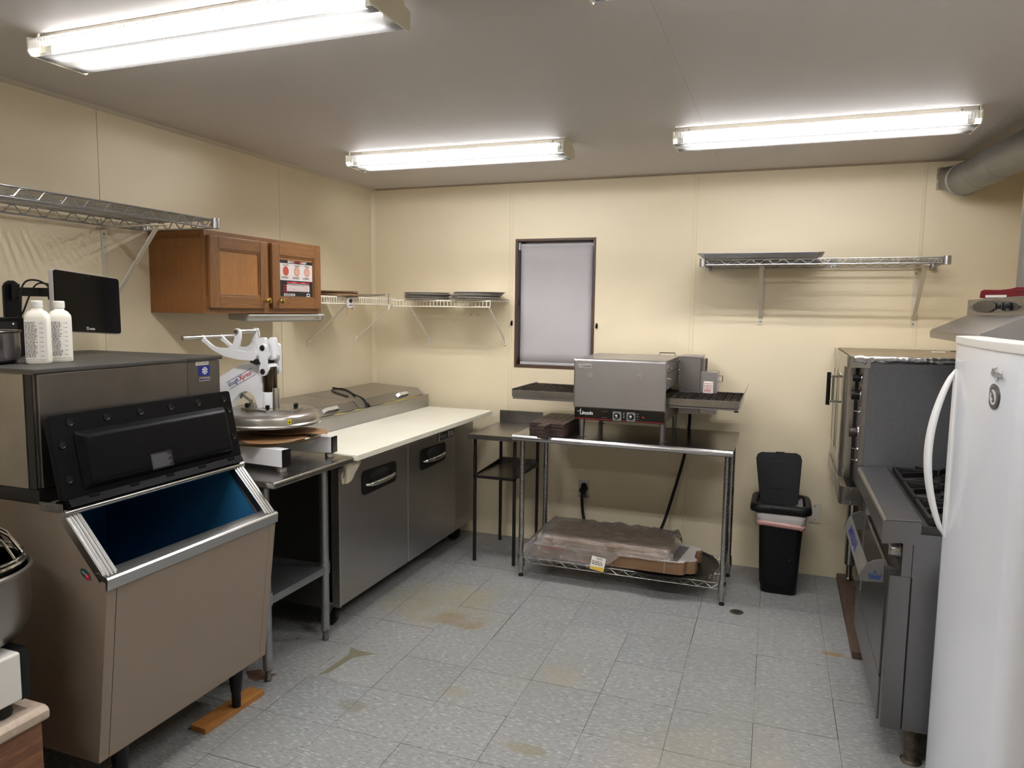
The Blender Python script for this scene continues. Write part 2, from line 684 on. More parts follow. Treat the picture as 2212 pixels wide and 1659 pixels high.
# bare patch of old glue where a tile corner has broken away, and a broken tile by the table foot
M_glue = mat('old_glue', '#77735d', .5, vary=(30, .5), color2='#635f4d')
mb = MB()
pts = [(.756, -2.175), (.80, -2.19), (.90, -2.19), (.86, -2.225), (.82, -2.26), (.81, -2.33), (.80, -2.42), (.765, -2.46), (.775, -2.38), (.78, -2.31), (.785, -2.24), (.77, -2.21)]
pts = [(x + .245, y + .30) for x, y in pts]
mb.prism(pts, 'xy', -.001, .0006)
build(mb, 'glue_patch', M_glue, floor, smooth=False)
M_brown = mat('broken_subfloor', '#6b4a37', .8, vary=(25, .8), color2='#3a2a22', bump=(60, .5))
mb = MB().prism([(.70, -2.245), (.755, -2.29), (.80, -2.295), (.832, -2.255), (.842, -2.21), (.80, -2.23), (.75, -2.205)], 'xy', -.001, .0008)
build(mb, 'broken_patch', M_brown, floor, smooth=False)

# floor drain
t = thing('floor_drain', 'small round dark drain set in the floor tiles before the trash can', 'drain', (2.681, -.76, 0))
mb = MB().lathe([(0, 0), (.034, 0), (.036, .002), (.028, .003), (0, .003)], (2.681, -.76, 0), n=24)
build(mb, 'flange', mat('old_brass', '#6a6458', .45, .9), t)
mb = MB().lathe([(0, .003), (.022, .003), (.022, .0036), (0, .0036)], (2.681, -.76, 0), n=20)
build(mb, 'grate', M_black_matte, t)

# ------------------------------------------------------------------ window with its blind
M_frame = wood('stained_window_frame', '#5c3d2a', '#2f1f16', 'z', .5, amt=.9)
w0, w1, v0, v1 = WIN
mb = MB()
mb.box(w0, w0 + .016, -.004, .13, v0, v1).box(w1 - .016, w1, -.004, .13, v0, v1)
mb.box(w0 + .016, w1 - .016, -.004, .13, v0, v0 + .018).box(w0 + .016, w1 - .016, -.004, .13, v1 - .016, v1)
win = build(mb, 'window_1', M_frame, kind='structure', bevel=.002)
M_sash = mat('white_vinyl_sash', '#d9d8dc', .4)
mb = MB()
a0, a1, b0, b1 = w0 + .016, w1 - .016, v0 + .018, v1 - .016
for q in ((a0, a0 + .035, b0, b1), (a1 - .035, a1, b0, b1), (a0, a1, b0, b0 + .04), (a0, a1, b1 - .04, b1), (a0, a1, (b0 + b1) / 2 - .015, (b0 + b1) / 2 + .015)):
    mb.box(q[0], q[1], .075, .115, q[2], q[3])
build(mb, 'sash', M_sash, win, smooth=False)
M_glass = mat('clear_glass', '#ffffff', .02, trans=1.0)
mb = MB().box(a0 + .03, a1 - .03, .098, .102, b0 + .03, b1 - .03)
build(mb, 'pane', M_glass, win, smooth=False)
t = thing('roller_blind', 'grey fabric roller blind drawn down over the window', 'blind', ((w0 + w1) / 2, .045, v1 - .035))
M_blind = mat('blind_fabric', '#b4b1b3', .85, vary=(3, .3), color2='#a5a2a5', bump=(900, .08))
mb = MB().cyl((a0 + .014, .047, b1 - .03), (a1 - .008, .047, b1 - .03), .019, n=20)
build(mb, 'roller', M_blind, t)
mb = MB().grid(lambda u, v: (a0 + .016 + u * (a1 - a0 - .028), .028 + .0015 * math.sin(u * 9) * (1 - v), b0 + .006 + v * (b1 - b0 - .036)), 14, 10)
build(mb, 'fabric', M_blind, t, solid=.0008)
mb = MB().box(a0 + .018, a1 - .014, .024, .034, b0 + .002, b0 + .02)
build(mb, 'bottom_bar', M_blind, t, bevel=.003)
for p, q, s_ in ((a0 + .001, a0 + .008, 1), (a1 - .007, a1, -1)):
    mb = MB().box(p, q, .02, .07, b1 - .055, b1 - .004).box(min(p, p + s_ * .014), max(q, q + s_ * .008), .042, .052, b1 - .035, b1 - .025)
    build(mb, 'bracket', M_white_plastic, t, smooth=False)
def cleat(x, z, lab):
    t = thing('blind_cleat', lab, 'clip', (x, 0, z))
    mb = MB().box(x - .006, x + .006, -.004, 0, z - .020, z + .014)
    build(mb, 'plate', M_black_plastic, t, bevel=.001)
    mb = MB().tube([(x, -.004, z + .008), (x, -.014, z + .006), (x - .004, -.016, z - .008), (x - .001, -.012, z - .018)], .0035, 6)
    build(mb, 'hook', M_black_plastic, t)
cleat(1.093, 1.508, 'small black cleat on the wall between bracket and window')
cleat(1.690, 1.50, 'small black cleat on the wall between window and conveyor oven')

# ------------------------------------------------------------------ ceiling lights
M_housing = mat('light_housing', '#cfcabd', .4)
M_tube = mat('fluorescent_tube', '#ffffff', .4, emit=('#f7f6f8', TUBE_STRENGTH))
def lens_mat(name, clear_hi, tint_a, tint_b, lo=.34, hi=.62):
    """prismatic acrylic: passes light that meets it steeply, cuts off shallow angles (glare control)"""
    m = bpy.data.materials.new(name)
    m.use_nodes = True
    nt = m.node_tree
    nt.nodes.clear()
    L = nt.links.new
    out = nt.nodes.new('ShaderNodeOutputMaterial')
    tr = nt.nodes.new('ShaderNodeBsdfTransparent')
    tl = nt.nodes.new('ShaderNodeBsdfTranslucent')
    gl = nt.nodes.new('ShaderNodeBsdfGlossy')
    gl.inputs['Roughness'].default_value = .2
    tc = nt.nodes.new('ShaderNodeTexCoord')
    wv = nt.nodes.new('ShaderNodeTexWave')
    wv.bands_direction = 'X'
    wv.inputs['Scale'].default_value = 30
    mp = nt.nodes.new('ShaderNodeMapping')
    mp.inputs['Rotation'].default_value = (0, 0, .6)
    L(tc.outputs['Object'], mp.inputs[0])
    L(mp.outputs[0], wv.inputs[0])
    cm = nt.nodes.new('ShaderNodeMix')
    cm.data_type = 'RGBA'
    cm.inputs[6].default_value = (*[c * tint_a for c in (1, .985, .95)], 1)
    cm.inputs[7].default_value = (*[c * tint_b for c in (1, .985, .95)], 1)
    L(wv.outputs[1], cm.inputs[0])
    L(cm.outputs[2], tl.inputs[0])
    lw = nt.nodes.new('ShaderNodeLayerWeight')
    lw.inputs[0].default_value = .5
    f = nt.nodes.new('ShaderNodeMapRange')
    f.interpolation_type = 'SMOOTHSTEP'
    f.inputs[1].default_value = 1 - hi
    f.inputs[2].default_value = 1 - lo
    f.inputs[3].default_value = 1 - clear_hi
    f.inputs[4].default_value = 1
    L(lw.outputs['Facing'], f.inputs[0])
    m1 = nt.nodes.new('ShaderNodeMixShader')
    L(f.outputs[0], m1.inputs[0])
    L(tr.outputs[0], m1.inputs[1])
    L(tl.outputs[0], m1.inputs[2])
    m2 = nt.nodes.new('ShaderNodeMixShader')
    m2.inputs[0].default_value = .04
    L(m1.outputs[0], m2.inputs[1])
    L(gl.outputs[0], m2.inputs[2])
    L(m2.outputs[0], out.inputs[0])
    return m
M_lens = lens_mat('prismatic_lens', .88, .034, .020)
M_lens_side = lens_mat('prismatic_lens_side', .09, .055, .042)
M_cap = mat('light_end_cap', '#e2dbc4', .45)
FL, FW = 1.245, .212
def fixture(x, y, label):
    """x, y: the middle of the fitting; local coordinates hang down from the ceiling"""
    t = thing('ceiling_light', label, 'light', (0, 0, 0), group='fluorescent ceiling lights')
    hl = FL / 2
    mb = MB().box(-hl + .01, hl - .01, -.062, .062, -.022, 0)
    mb.prism([(-.062, -.022), (.062, -.022), (.03, -.034), (-.03, -.034)], 'yz', -hl + .03, hl - .03)
    build(mb, 'housing', M_housing, t, bevel=.002)
    sec = [(-.064, -.021), (-.100, -.027), (-.105, -.034), (-.104, -.060), (-.096, -.074), (-.085, -.078)]
    sec = sec + [(-a, b) for a, b in reversed(sec)]
    mb = MB()
    n = len(sec)
    vs = [(x_, a, b) for x_ in (-hl + .006, hl - .006) for a, b in sec]
    for i in range(n - 1):
        mb.cur = 1 if i in (0, 1, 2, n - 4, n - 3, n - 2) else 0
        mb._add([vs[i], vs[i + 1], vs[n + i + 1], vs[n + i]], [(0, 1, 2, 3)])
    build(mb, 'lens', [M_lens, M_lens_side], t, fix=False)
    for s in (-1, 1):
        mb = MB().prism([(-.07, 0), (.07, 0), (.075, -.018), (.108, -.024), (.108, -.068), (.098, -.080), (-.098, -.080), (-.108, -.068), (-.108, -.024), (-.075, -.018)],
                        'yz', s * (hl - .006), s * hl)
        build(mb, 'end_cap', M_cap, t, bevel=.001)
    for yy in (-.046, .046):
        mb = MB().cyl((-hl + .05, yy, -.052), (hl - .05, yy, -.052), .013, n=10)
        build(mb, 'tube', M_tube, t)
    for s in (-1, 1):
        for yy in (-.046, .046):
            mb = MB().box(s * (hl - .032) - .014, s * (hl - .032) + .014, yy - .012, yy + .012, -.066, -.034)
            build(mb, 'socket', M_white_plastic, t, smooth=False)
    mb = MB()
    for s in (-1, 1):
        mb.lathe([(0, -.0665), (.004, -.0655), (.005, -.062)], (s * (hl - .07), 0, -.0115), axis='y', n=8)
    build(mb, 'screw', M_screw, t, kind='stuff')
    t.location = (x, y, H)
    return t
f1 = fixture(1.19, -2.895, 'nearest ceiling light, its ribbed lens seen large from below')
dup(f1, (1.16, -1.06, H), .018, 'ceiling light nearest the corner, above the wire shelves with pans')
dup(f1, (2.94, -1.085, H), None, 'ceiling light above the conveyor oven and trash can')
dup(f1, (2.965, -2.90, H), None, 'ceiling light cut off by the frame, only a lens corner showing')
dup(f1, (1.19, -4.74, H), None, 'added unseen ceiling light behind the camera, brightening the room')  # extra fitting out of view, added to brighten the room
# ------------------------------------------------------------------ ice bin with its open lid
BY0, BY1 = -3.165, -2.398
M_taupe = mat('taupe_enamel', '#887a6c', .4, vary=(2.5, .3), color2='#7c6e60', bump=(300, .04))
M_blue = mat('blue_liner', '#296690', .35, vary=(3, .3), color2='#1f577c')
M_lid = mat('black_lid_plastic', '#0c0c0e', .36, vary=(40, .15), color2='#1c1c1e', bump=(200, .05), spec=.1)
t = thing('ice_bin', 'taupe ice storage bin with steel trimmed blue interior and black lid flipped open', 'ice bin', (.5, -2.78, 0))
prof = [(.10, .19), (.935, .19), (1.003, .772), (.985, .79), (.838, .958), (.80, .985), (.10, .985)]
for name, a, b in (('side_panel', BY0, BY0 + .035), ('side_panel', BY1 - .035, BY1)):
    build(MB().prism(prof, 'xz', a, b), name, M_taupe, t, bevel=.003)
mb = MB().prism([(.900, .19), (.935, .19), (1.003, .772), (.962, .772)], 'xz', BY0 + .036, BY1 - .036)
build(mb, 'front_panel', M_taupe, t, bevel=.002)
mb = MB().box(.10, .135, BY0 + .036, BY1 - .036, .19, .985).box(.136, .899, BY0 + .036, BY1 - .036, .19, .225)
mb.box(.136, .80, BY0 + .036, BY1 - .036, .955, .985)
build(mb, 'shell', M_taupe, t, smooth=False)
mb = MB()
y0, y1 = BY0 + .037, BY1 - .037
mb.box(.137, .145, y0, y1, .226, .954).box(.146, .895, y0, y1, .226, .234)
mb.prism([(.146, .235), (.892, .235), (.945, .775), (.815, .945), (.146, .945)], 'xz', y0, y0 + .006)
mb.prism([(.146, .235), (.892, .235), (.945, .775), (.815, .945), (.146, .945)], 'xz', y1 - .006, y1)
mb.prism([(.893, .235), (.899, .235), (.958, .772), (.950, .772)], 'xz', y0, y1)
mb.box(.146, .79, y0, y1, .945, .954)
build(mb, 'liner', M_blue, t, smooth=False)
# sloping steel rails at both ends, each with raised ribs
M_rail = mat('rail_steel', '#bfbfbd', .27, 1.0)
dirv = Vector((.985 - .838, 0, .79 - .958)).normalized()
nrm = Vector((-dirv.z, 0, dirv.x))
for a, b in ((BY0 - .003, BY0 + .048), (BY1 - .048, BY1 + .003)):
    mb = MB()
    p0, p1 = Vector((.836, 0, .960)), Vector((.990, 0, .786))
    mid = (a + b) / 2
    mb.bar(p0 + Vector((0, mid, 0)) + nrm * .003, p1 + Vector((0, mid, 0)) + nrm * .003, b - a, .008, up=nrm)
    for k in range(3):
        yy = a + (b - a) * (.25 + .25 * k)
        mb.bar(p0 + Vector((0, yy, 0)) + nrm * .009, p1 + Vector((0, yy, 0)) + nrm * .009, .006, .006, up=nrm)
    mb.bar(p0 + Vector((0, a + .003, 0)) - nrm * .009, p1 + Vector((0, a + .003, 0)) - nrm * .009, .004, .022, up=nrm)
    build(mb, 'rail', M_rail, t, smooth=False)
mb = MB().prism([(.957, .800), (.968, .803), (1.006, .792), (1.011, .785), (1.007, .752), (1.001, .752), (1.000, .776), (.966, .786)], 'xz', BY0 - .004, BY1 + .004)
build(mb, 'front_trim', M_rail, t, bevel=.001)
mb = MB().cyl((.842, BY0 - .004, .968), (.842, BY1 + .004, .968), .0115, n=16)
build(mb, 'hinge_rod', M_rail, t)
mb = MB().box(.745, .842, BY0 - .007, BY0 - .0035, .972, .997)
br = build(mb, 'hinge_bracket', M_steel_dark, t, bevel=.001)
for xx in (.775, .80, .83):
    build(MB().lathe([(0, -.003), (.003, -.0025), (.004, 0)], (xx, BY0 - .007, .984), 'y', 8), 'screw', M_screw, br)
mb = MB().box(.80, .850, BY0 + .004, BY1 - .004, .985, .999)
mb.prism([(.82, .999), (.852, .985), (.862, .986), (.848, 1.008)], 'xz', BY0 + .01, BY1 - .01)
build(mb, 'hinge_strip', M_lid, t, bevel=.002)
# lid: frame with screw wells, raised middle panel
lo, hi = Vector((.842, 0, 1.000)), Vector((.789, 0, 1.262))
up = (hi - lo).normalized()
nn = Vector((up.z, 0, -up.x))           # faces the room
LW, LH = BY1 - BY0, (hi - lo).length
mx = Matrix((Vector((0, 1, 0)), up, nn)).transposed().to_4x4()
mx.translation = lo + Vector((0, BY0, 0))
def lid_local():
    return MB()
mb = MB().prism(rrect(LW, LH, .012, 4, LW / 2, LH / 2), 'xy', -.022, 0)
mb.xf(mx)
lid = build(mb, 'lid', M_lid, t, bevel=.003)
mb = MB()
def frustum(mb, x0, x1, y0, y1, z0, z1, ins):
    a = [(x0, y0, z0), (x1, y0, z0), (x1, y1, z0), (x0, y1, z0)]
    b = [(x0 + ins, y0 + ins, z1), (x1 - ins, y0 + ins, z1), (x1 - ins, y1 - ins, z1), (x0 + ins, y1 - ins, z1)]
    return mb._add(a + b, [(0, 1, 5, 4), (1, 2, 6, 5), (2, 3, 7, 6), (3, 0, 4, 7), (4, 5, 6, 7), (3, 2, 1, 0)])
frustum(mb, .068, LW - .045, .02, LH - .056, -.001, .026, .022)
mb.xf(mx)
build(mb, 'raised_panel', M_lid, lid, bevel=.009, seg=3, angle=20)
wells = [(.068 + k * .132, LH - .030) for k in range(6)] + [(.030, LH - .095), (.030, .065), (LW - .022, LH - .075), (LW - .022, .085)]
w0_ = None
for x, y in wells:
    mb = MB().lathe([(0, .0015), (.007, .001), (.010, .003), (.012, .0028), (.0125, 0)], (x, y, 0), n=16)
    mb.xf(mx)
    build(mb, 'screw_well', M_black_plastic, lid)
mb = MB()
for k in range(5):
    x = .08 + k * .15
    mb.box(x, x + .035, -.004, .006, -.006, .012)
mb.xf(mx)
build(mb, 'hinge_tab', M_lid, lid, bevel=.002, kind='stuff')
cpt = mx @ Vector((.36, .062, .0262))
rr_, uu_ = Vector((0, 1, 0)), up
mb = MB().prism(rrect(.092, .056, .002, 2), 'xy', 0, .0006)
m2 = Matrix((rr_, uu_, nn)).transposed().to_4x4()
m2.translation = cpt
mb.xf(m2)
build(mb, 'notice', mat('notice_black', '#17171b', .4), lid, smooth=False)
mb = print_lines(cpt + nn * .0007 + up * .020 - rr_ * .042, rr_, up, .084, 11, .0042, seed=4)
build(mb, 'notice_print', mat('grey_print', '#66666c', .5), lid, smooth=False, fix=False)
# round service sticker on the side
mb = MB().prism([(.93 + .028 * math.cos(a) , .795 + .012 * math.sin(a)) for a in [k * PI / 10 for k in range(20)]], 'xz', 0, .0008)
mb2 = MB().prism([(.024 * math.cos(k * PI / 10), .013 * math.sin(k * PI / 10)) for k in range(20)], 'xz', BY0 - .0008, BY0)
mb2.xf(Matrix.Translation((.918, 0, .79)) @ Matrix.Rotation(R(35), 4, 'Y'))
stk = build(mb2, 'sticker', mat('green_sticker', '#1e4a48', .4), t, smooth=False)
mb2 = MB().prism([(.012 * math.cos(k * PI / 10) + .010, .009 * math.sin(k * PI / 10) - .001) for k in range(20)], 'xz', BY0 - .0012, BY0 - .0008)
mb2.xf(Matrix.Translation((.918, 0, .79)) @ Matrix.Rotation(R(35), 4, 'Y'))
build(mb2, 'sticker_emblem', M_red_print, stk, smooth=False)
text('SERVICE', 'sticker_text', M_white_print, stk, (.916, BY0 - .0008, .791), (.82, 0, -.57), (.57, 0, .82), .0075)
for x, y, z0 in ((.887, -2.515, .0225), (.887, -3.05, 0), (.19, -2.515, 0), (.19, -3.05, 0)):
    mb = MB().lathe([(0, z0), (.017, z0), (.018, z0 + .06), (.021, z0 + .065), (.027, .15), (.029, .19), (0, .19)], (x, y, 0), n=18)
    build(mb, 'leg', M_black_plastic, t)

# board under the bin's leg
M_pine = wood('pine_board', '#c08748', '#8f5a28', 'y', .5, scale=5)
mb = MB().box(-.0375, .0375, -.155, .155, 0, .022)
o = single(mb, 'wooden_board', M_pine, 'orange pine board lying on the tiles under the bin leg', 'board', bevel=.0015)
o.location = (.861, -2.528, 0)
o.rotation_euler = (0, 0, R(-3))

# ------------------------------------------------------------------ ice machine head on the bin
t = thing('ice_machine', 'steel ice machine head with dark top standing on the taupe bin', 'ice machine', (.4, -2.78, .986))
M_head_side = steel('worn_head_steel', '#a8a297', .34, amt=.5, sc=3)
M_head_front = steel('head_front_steel', '#9a9389', .36, amt=.55, sc=4)
X1 = .745
build(MB().box(.05, X1 - .012, BY0 + .002, BY1 - .002, 1.03, 1.3855), 'cabinet', M_head_side, t, smooth=False)
build(MB().box(.045, X1 - .004, BY0 - .002, BY1 + .002, .986, 1.029), 'base', M_black_matte, t, bevel=.003)
build(MB().box(.06, X1 - .045, BY0 - .004, BY0 + .001, 1.031, 1.383), 'side_cover', M_head_side, t, bevel=.001)
build(MB().box(X1 - .011, X1, BY0 + .010, -2.568, 1.033, 1.383), 'front_cover', M_head_front, t, bevel=.003)
build(MB().box(X1 - .011, X1 - .001, -2.566, BY1, 1.033, 1.383), 'control_cover', steel('control_cover_steel', '#8d887f', .4), t, bevel=.003)
build(MB().box(X1 - .040, X1 - .012, BY0 - .002, BY0 + .0015, 1.031, 1.383), 'corner_gap', M_black_matte, t, smooth=False)
M_top = mat('dark_top_cover', '#3b3936', .5, vary=(5, .4), color2='#4a4742', bump=(400, .1))
mb = MB().box(.035, X1 + .008, BY0 - .008, -2.569, 1.386, 1.400).box(.035, X1 + .008, -2.567, BY1 + .008, 1.386, 1.400)
build(mb, 'top_cover', M_top, t, bevel=.004)
XF = X1 - .0005
def fsticker(y0, y1, z0, z1, m, name, th=.0007):
    return build(MB().box(XF - .0006, XF + th, y0, y1, z0, z1), name, m, t, smooth=False)
# positions measured on the control cover
s1 = fsticker(-2.524, -2.458, 1.3685, 1.3815, M_paper, 'date_sticker')
text('cleaned 11-08-23', 'date_text', M_black_print, s1, (XF + .0008, -2.491, 1.375), (0, 1, 0), (0, 0, 1), .0088)
s2 = fsticker(-2.510, -2.453, 1.3265, 1.3645, mat('emblem_blue', '#1b2c86', .35), 'emblem_badge')
mb = MB()
cyy, czz = -2.479, 1.3455
for k in range(6):
    a = PI / 6 + k * PI / 3
    d = Vector((0, math.cos(a), math.sin(a)))
    pr = Vector((0, -d.z, d.y))
    c0 = Vector((XF + .0011, cyy, czz))
    for p0, p1, w in ((c0 + d * .002, c0 + d * .0145, .0034), (c0 + d * .009, c0 + d * .0125 + pr * .005, .0026), (c0 + d * .009, c0 + d * .0125 - pr * .005, .0026)):
        mb.bar(p0, p1, w, .0006, up=(1, 0, 0))
build(mb, 'snow_crystal', M_white_print, s2, smooth=False)
s3 = fsticker(-2.508, -2.452, 1.305, 1.3205, mat('badge_silver', '#b9b9bd', .3, .6), 'name_badge')
text('Manitowoc', 'name_text', M_blue_print, s3, (XF + .0009, -2.480, 1.313), (0, 1, 0), (0, 0, 1), .0112, bold=.01)
build(MB().lathe([(0, .008), (.005, .006), (.006, 0)], (.70, BY1 - .003, 1.335), 'y', 8), 'screw', M_black_plastic, t)

# ------------------------------------------------------------------ two bottles and the pot on the ice machine
M_bottle = mat('milky_bottle', '#e9e6da', .35, subsurf=.15)
M_label = mat('bottle_label', '#ece9e2', .5)
def bottle(x, y, rz, lab, seed):
    t = thing('cleaner_bottle', lab, 'bottle', (x, y, 1.4005), rz, group='descaler bottles on the ice machine')
    h = .184
    w, d = .070, .050
    rings = []
    for (sx, sy, z) in ((.92, .9, 0), (.99, .98, .004), (1, 1, .012), (1, 1, .148), (.96, .97, .158), (.72, .78, .170), (.45, .66, .175), (.42, .63, .180)):
        rings.append([Vector((px * sx, py * sy, z)) for px, py in rrect(w, d, .013, 4)])
    build(MB().ring_faces(rings), 'body', M_bottle, t, angle=60)
    mb = MB().lathe([(0, .181), (.0165, .181), (.017, .183), (.017, .203), (.015, .2055), (0, .2055)], n=28)
    cap = build(mb, 'cap', M_white_plastic, t)
    mb = MB()
    for k in range(28):
        a = 2 * PI * k / 28
        mb.box(-.0005, .0005, .0168, .0175, .185, .2015)
        mb.xf(Matrix.Rotation(a, 4, 'Z'), len(mb.v) - 8)
    build(mb, 'cap_ribs', M_white_plastic, cap, smooth=False, kind='stuff')
    lb = build(MB().box(-.0315, .008, -.0258, -.0249, .016, .142), 'label', M_label, t, smooth=False)
    lb2 = build(MB().box(.0105, .0315, -.0258, -.0249, .016, .142), 'label', M_label, t, smooth=False)
    mb = print_lines((-.0300, -.0259, .134), (1, 0, 0), (0, 0, 1), .036, 27, .0043, fill=.45, seed=seed)
    build(mb, 'label_print', M_black_print, lb, smooth=False, fix=False)
    mb = MB()
    for k in range(8):
        z = .132 - k * .0152
        mb.box(.0115, .0165, -.0262, -.0259, z, z + .0008).box(.0175, .0205, -.0262, -.0259, z - .001, z + .001)
    build(mb, 'level_marks', M_black_print, lb2, smooth=False)
    return t
b1 = bottle(.556, -3.006, R(38), 'white cleaner bottle standing nearest the pot, fill marks facing out', 3)
b2 = bottle(.548, -2.922, R(52), 'white cleaner bottle standing further from the pot, beside the terminal', 9)

t = thing('stock_pot', 'dark shiny metal pot standing on the ice machine top', 'pot', (.40, -3.13, 1.4005))
M_pot = mat('dark_pot_metal', '#8f8e92', .2, .95, vary=(3, .5), color2='#56565a')
pc = (.385, -3.118, 1.4005)
r_ = .142
build(MB().lathe([(0, .0), (r_ * .86, .0), (r_ * .97, .012), (r_, .035), (r_, .100), (r_ + .004, .104), (r_ + .003, .108), (r_ - .004, .105), (r_ - .005, .02), (0, .012)], pc, n=48), 'body', M_pot, t)
t2 = thing('receipt_printer', 'black box shaped printer standing behind the dark pot', 'printer', (.15, -2.93, 1.4005))
build(MB().box(.065, .21, -3.12, -2.80, 1.4005, 1.545), 'case', M_black_plastic, t2, bevel=.008)
build(MB().box(.205, .214, -3.09, -2.83, 1.50, 1.530), 'front_slot', M_black_matte, t2, bevel=.002)
build(MB().lathe([(0, .004), (.004, .003), (.005, 0)], (.211, -2.845, 1.522), 'x', 10), 'button', M_white_plastic, t2)

# ------------------------------------------------------------------ touch terminal on its wall arm
t = thing('touch_terminal', 'black touch screen terminal held by a wall arm above the ice machine', 'terminal', (.327, -2.624, 1.60))
yaw, tilt, roll = 1.761, .06, -.065
r = Vector((math.cos(yaw), math.sin(yaw), 0))
n = Vector((math.sin(yaw), -math.cos(yaw), 0))
u = Vector((0, 0, math.cos(tilt))) - n * math.sin(tilt)
r, u = r * math.cos(roll) + u * math.sin(roll), u * math.cos(roll) - r * math.sin(roll)
n = r.cross(u)
m = Matrix((r, u, n)).transposed().to_4x4()
m.translation = Vector((.327, -2.624, 1.60))
mb = MB().prism(rrect(.340, .226, .012, 5), 'xy', -.022, -.003)
mb.xf(m)
build(mb, 'shell', mat('terminal_shell', '#b9b6b8', .35, .4), t, bevel=.003)
mb = MB().prism(rrect(.336, .222, .011, 5), 'xy', -.003, .001)
mb.xf(m)
scr = build(mb, 'screen', mat('black_glass', '#040405', .1, spec=.12), t)
text('toast', 'screen_logo', M_white_print, scr, m @ Vector((.008, -.098, .0012)), r, u, .014)
mb = MB()
for a, b in (((-.020, -.102), (-.020, -.094)), ((-.020, -.102), (-.011, -.102)), ((-.011, -.102), (-.011, -.094)), ((-.022, -.093), (-.011, -.093))):
    mb.bar(m @ Vector((a[0], a[1], .0014)), m @ Vector((b[0], b[1], .0014)), .0011, .0004, up=n)
build(mb, 'logo_mark', M_white_print, scr, smooth=False)
build(MB().lathe([(0, .0013), (.002, .0013), (.002, .001)], n=8).xf(m @ Matrix.Translation((.0, .103, 0))), 'lens', mat('lens_grey', '#4a4a50', .2), scr)
mb = MB().prism(rrect(.11, .11, .008, 4), 'xy', -.040, -.0225)
mb.xf(m)
build(mb, 'mount_plate', M_black_plastic, t, bevel=.002)
t2 = thing('monitor_mount', 'black jointed wall arm holding the touch terminal', 'bracket', (.02, -2.69, 1.60))
wp = MB().prism([(-.032, -.075), (.032, -.075), (.032, .06), (.024, .074), (.010, .083), (-.010, .083), (-.024, .074), (-.032, .06)], 'yz', .0005, .014)
wp.xf(Matrix.Translation((0, -2.700, 1.602)))
build(wp, 'wall_plate', M_black_plastic, t2, bevel=.004)
build(MB().cyl((.030, -2.700, 1.612), (.030, -2.700, 1.672), .016, n=16), 'pivot', M_black_plastic, t2, bevel=.002)
mp = m @ Vector((0, .0, -.048))
build(MB().bar((.032, -2.700, 1.642), (.19, -2.675, 1.640), .018, .034), 'arm', M_black_plastic, t2, bevel=.003)
build(MB().cyl((.195, -2.672, 1.612), (.195, -2.672, 1.668), .016, n=16), 'pivot', M_black_plastic, t2, bevel=.002)
build(MB().bar((.195, -2.672, 1.635), (mp.x - .022, mp.y - .01, 1.625), .018, .034), 'arm', M_black_plastic, t2, bevel=.003)
build(MB().cyl((mp.x - .026, mp.y, 1.60), (mp.x - .026, mp.y, 1.645), .014, n=16), 'pivot', M_black_plastic, t2, bevel=.002)
cab = smooth_path([(.02, -2.71, 1.54), (.10, -2.73, 1.555), (.13, -2.72, 1.62), (.14, -2.70, 1.665), (.16, -2.68, 1.675), (.22, -2.67, 1.655), (.27, -2.66, 1.60), (.285, -2.64, 1.56)], 6)
build(MB().tube(cab, .0035, 6), 'cable', M_rubber, t2)
cab = smooth_path([(.10, -2.735, 1.52), (.12, -2.745, 1.60), (.125, -2.74, 1.66), (.145, -2.725, 1.685), (.20, -2.71, 1.675), (.26, -2.69, 1.62), (.29, -2.65, 1.57)], 6)
build(MB().tube(cab, .0035, 6), 'cable', M_rubber, t2)

# ------------------------------------------------------------------ chrome wire shelves on brackets
def wire_shelf(name, label, loc, L, D, pitch=.0254, tr=.035, wave=.085, wr=.0026, rail=.0036, m=None, cat='shelf'):
    """local: length along x, depth along y (0 at the wall, D at the front), top at z = 0"""
    m = m or M_wire
    t = thing(name, label, cat, (0, 0, 0))
    mb = MB()
    k = int(L / pitch)
    for i in range(1, k):
        x = -L / 2 + i * L / k
        mb.tube([(x, .012, -.004), (x, D - .012, -.004)], wr, 5)
    for q in (.33, .66):
        mb.tube([(-L / 2 + .02, D * q, -.009), (L / 2 - .02, D * q, -.009)], rail * .9, 6)
    build(mb, 'wire_deck', m, t, kind='stuff')
    def truss(name, p, q):
        p, q = Vector(p), Vector(q)
        d = q - p
        ln = d.length
        mb = MB()
        for dz in (-rail, -tr):
            mb.tube([p + Vector((0, 0, dz)), q + Vector((0, 0, dz))], rail, 8)
        nw = max(2, round(ln / wave))
        pts = []
        for i in range(nw * 4 + 1):
            f = i / (nw * 4)
            ph = (i % 4)
            z = {0: -rail * 2.2, 1: -rail * 2.4, 2: -tr + rail * 1.6, 3: -tr + rail * 1.4}[ph]
            pts.append(p + d * f + Vector((0, 0, z)))
        mb.tube(pts, wr, 6)
        return build(mb, name, m, t, kind=None)
    truss('front_truss', (-L / 2 + .018, D - .004, 0), (L / 2 - .018, D - .004, 0))
    truss('back_truss', (-L / 2 + .018, .006, 0), (L / 2 - .018, .006, 0))
    truss('end_truss', (-L / 2 + .006, .018, 0), (-L / 2 + .006, D - .018, 0))
    truss('end_truss', (L / 2 - .006, .018, 0), (L / 2 - .006, D - .018, 0))
    for sx in (-1, 1):
        for yy in (.004, D - .004):
            c = (sx * (L / 2 - .004), yy, 0)
            mb = MB().lathe([(.0155, .004), (.0185, .004), (.0195, -.041), (.0165, -.041), (.0155, .004)], c, n=20)
            build(mb, 'collar', m, t)
    return t
s = wire_shelf('wire_shelf', 'long chrome wire shelf on the wall above the ice machine', None, 1.235, .425, pitch=.0254, tr=.040)
s.location = (.022, -2.682, 1.982)
s.rotation_euler = (0, 0, R(-90))
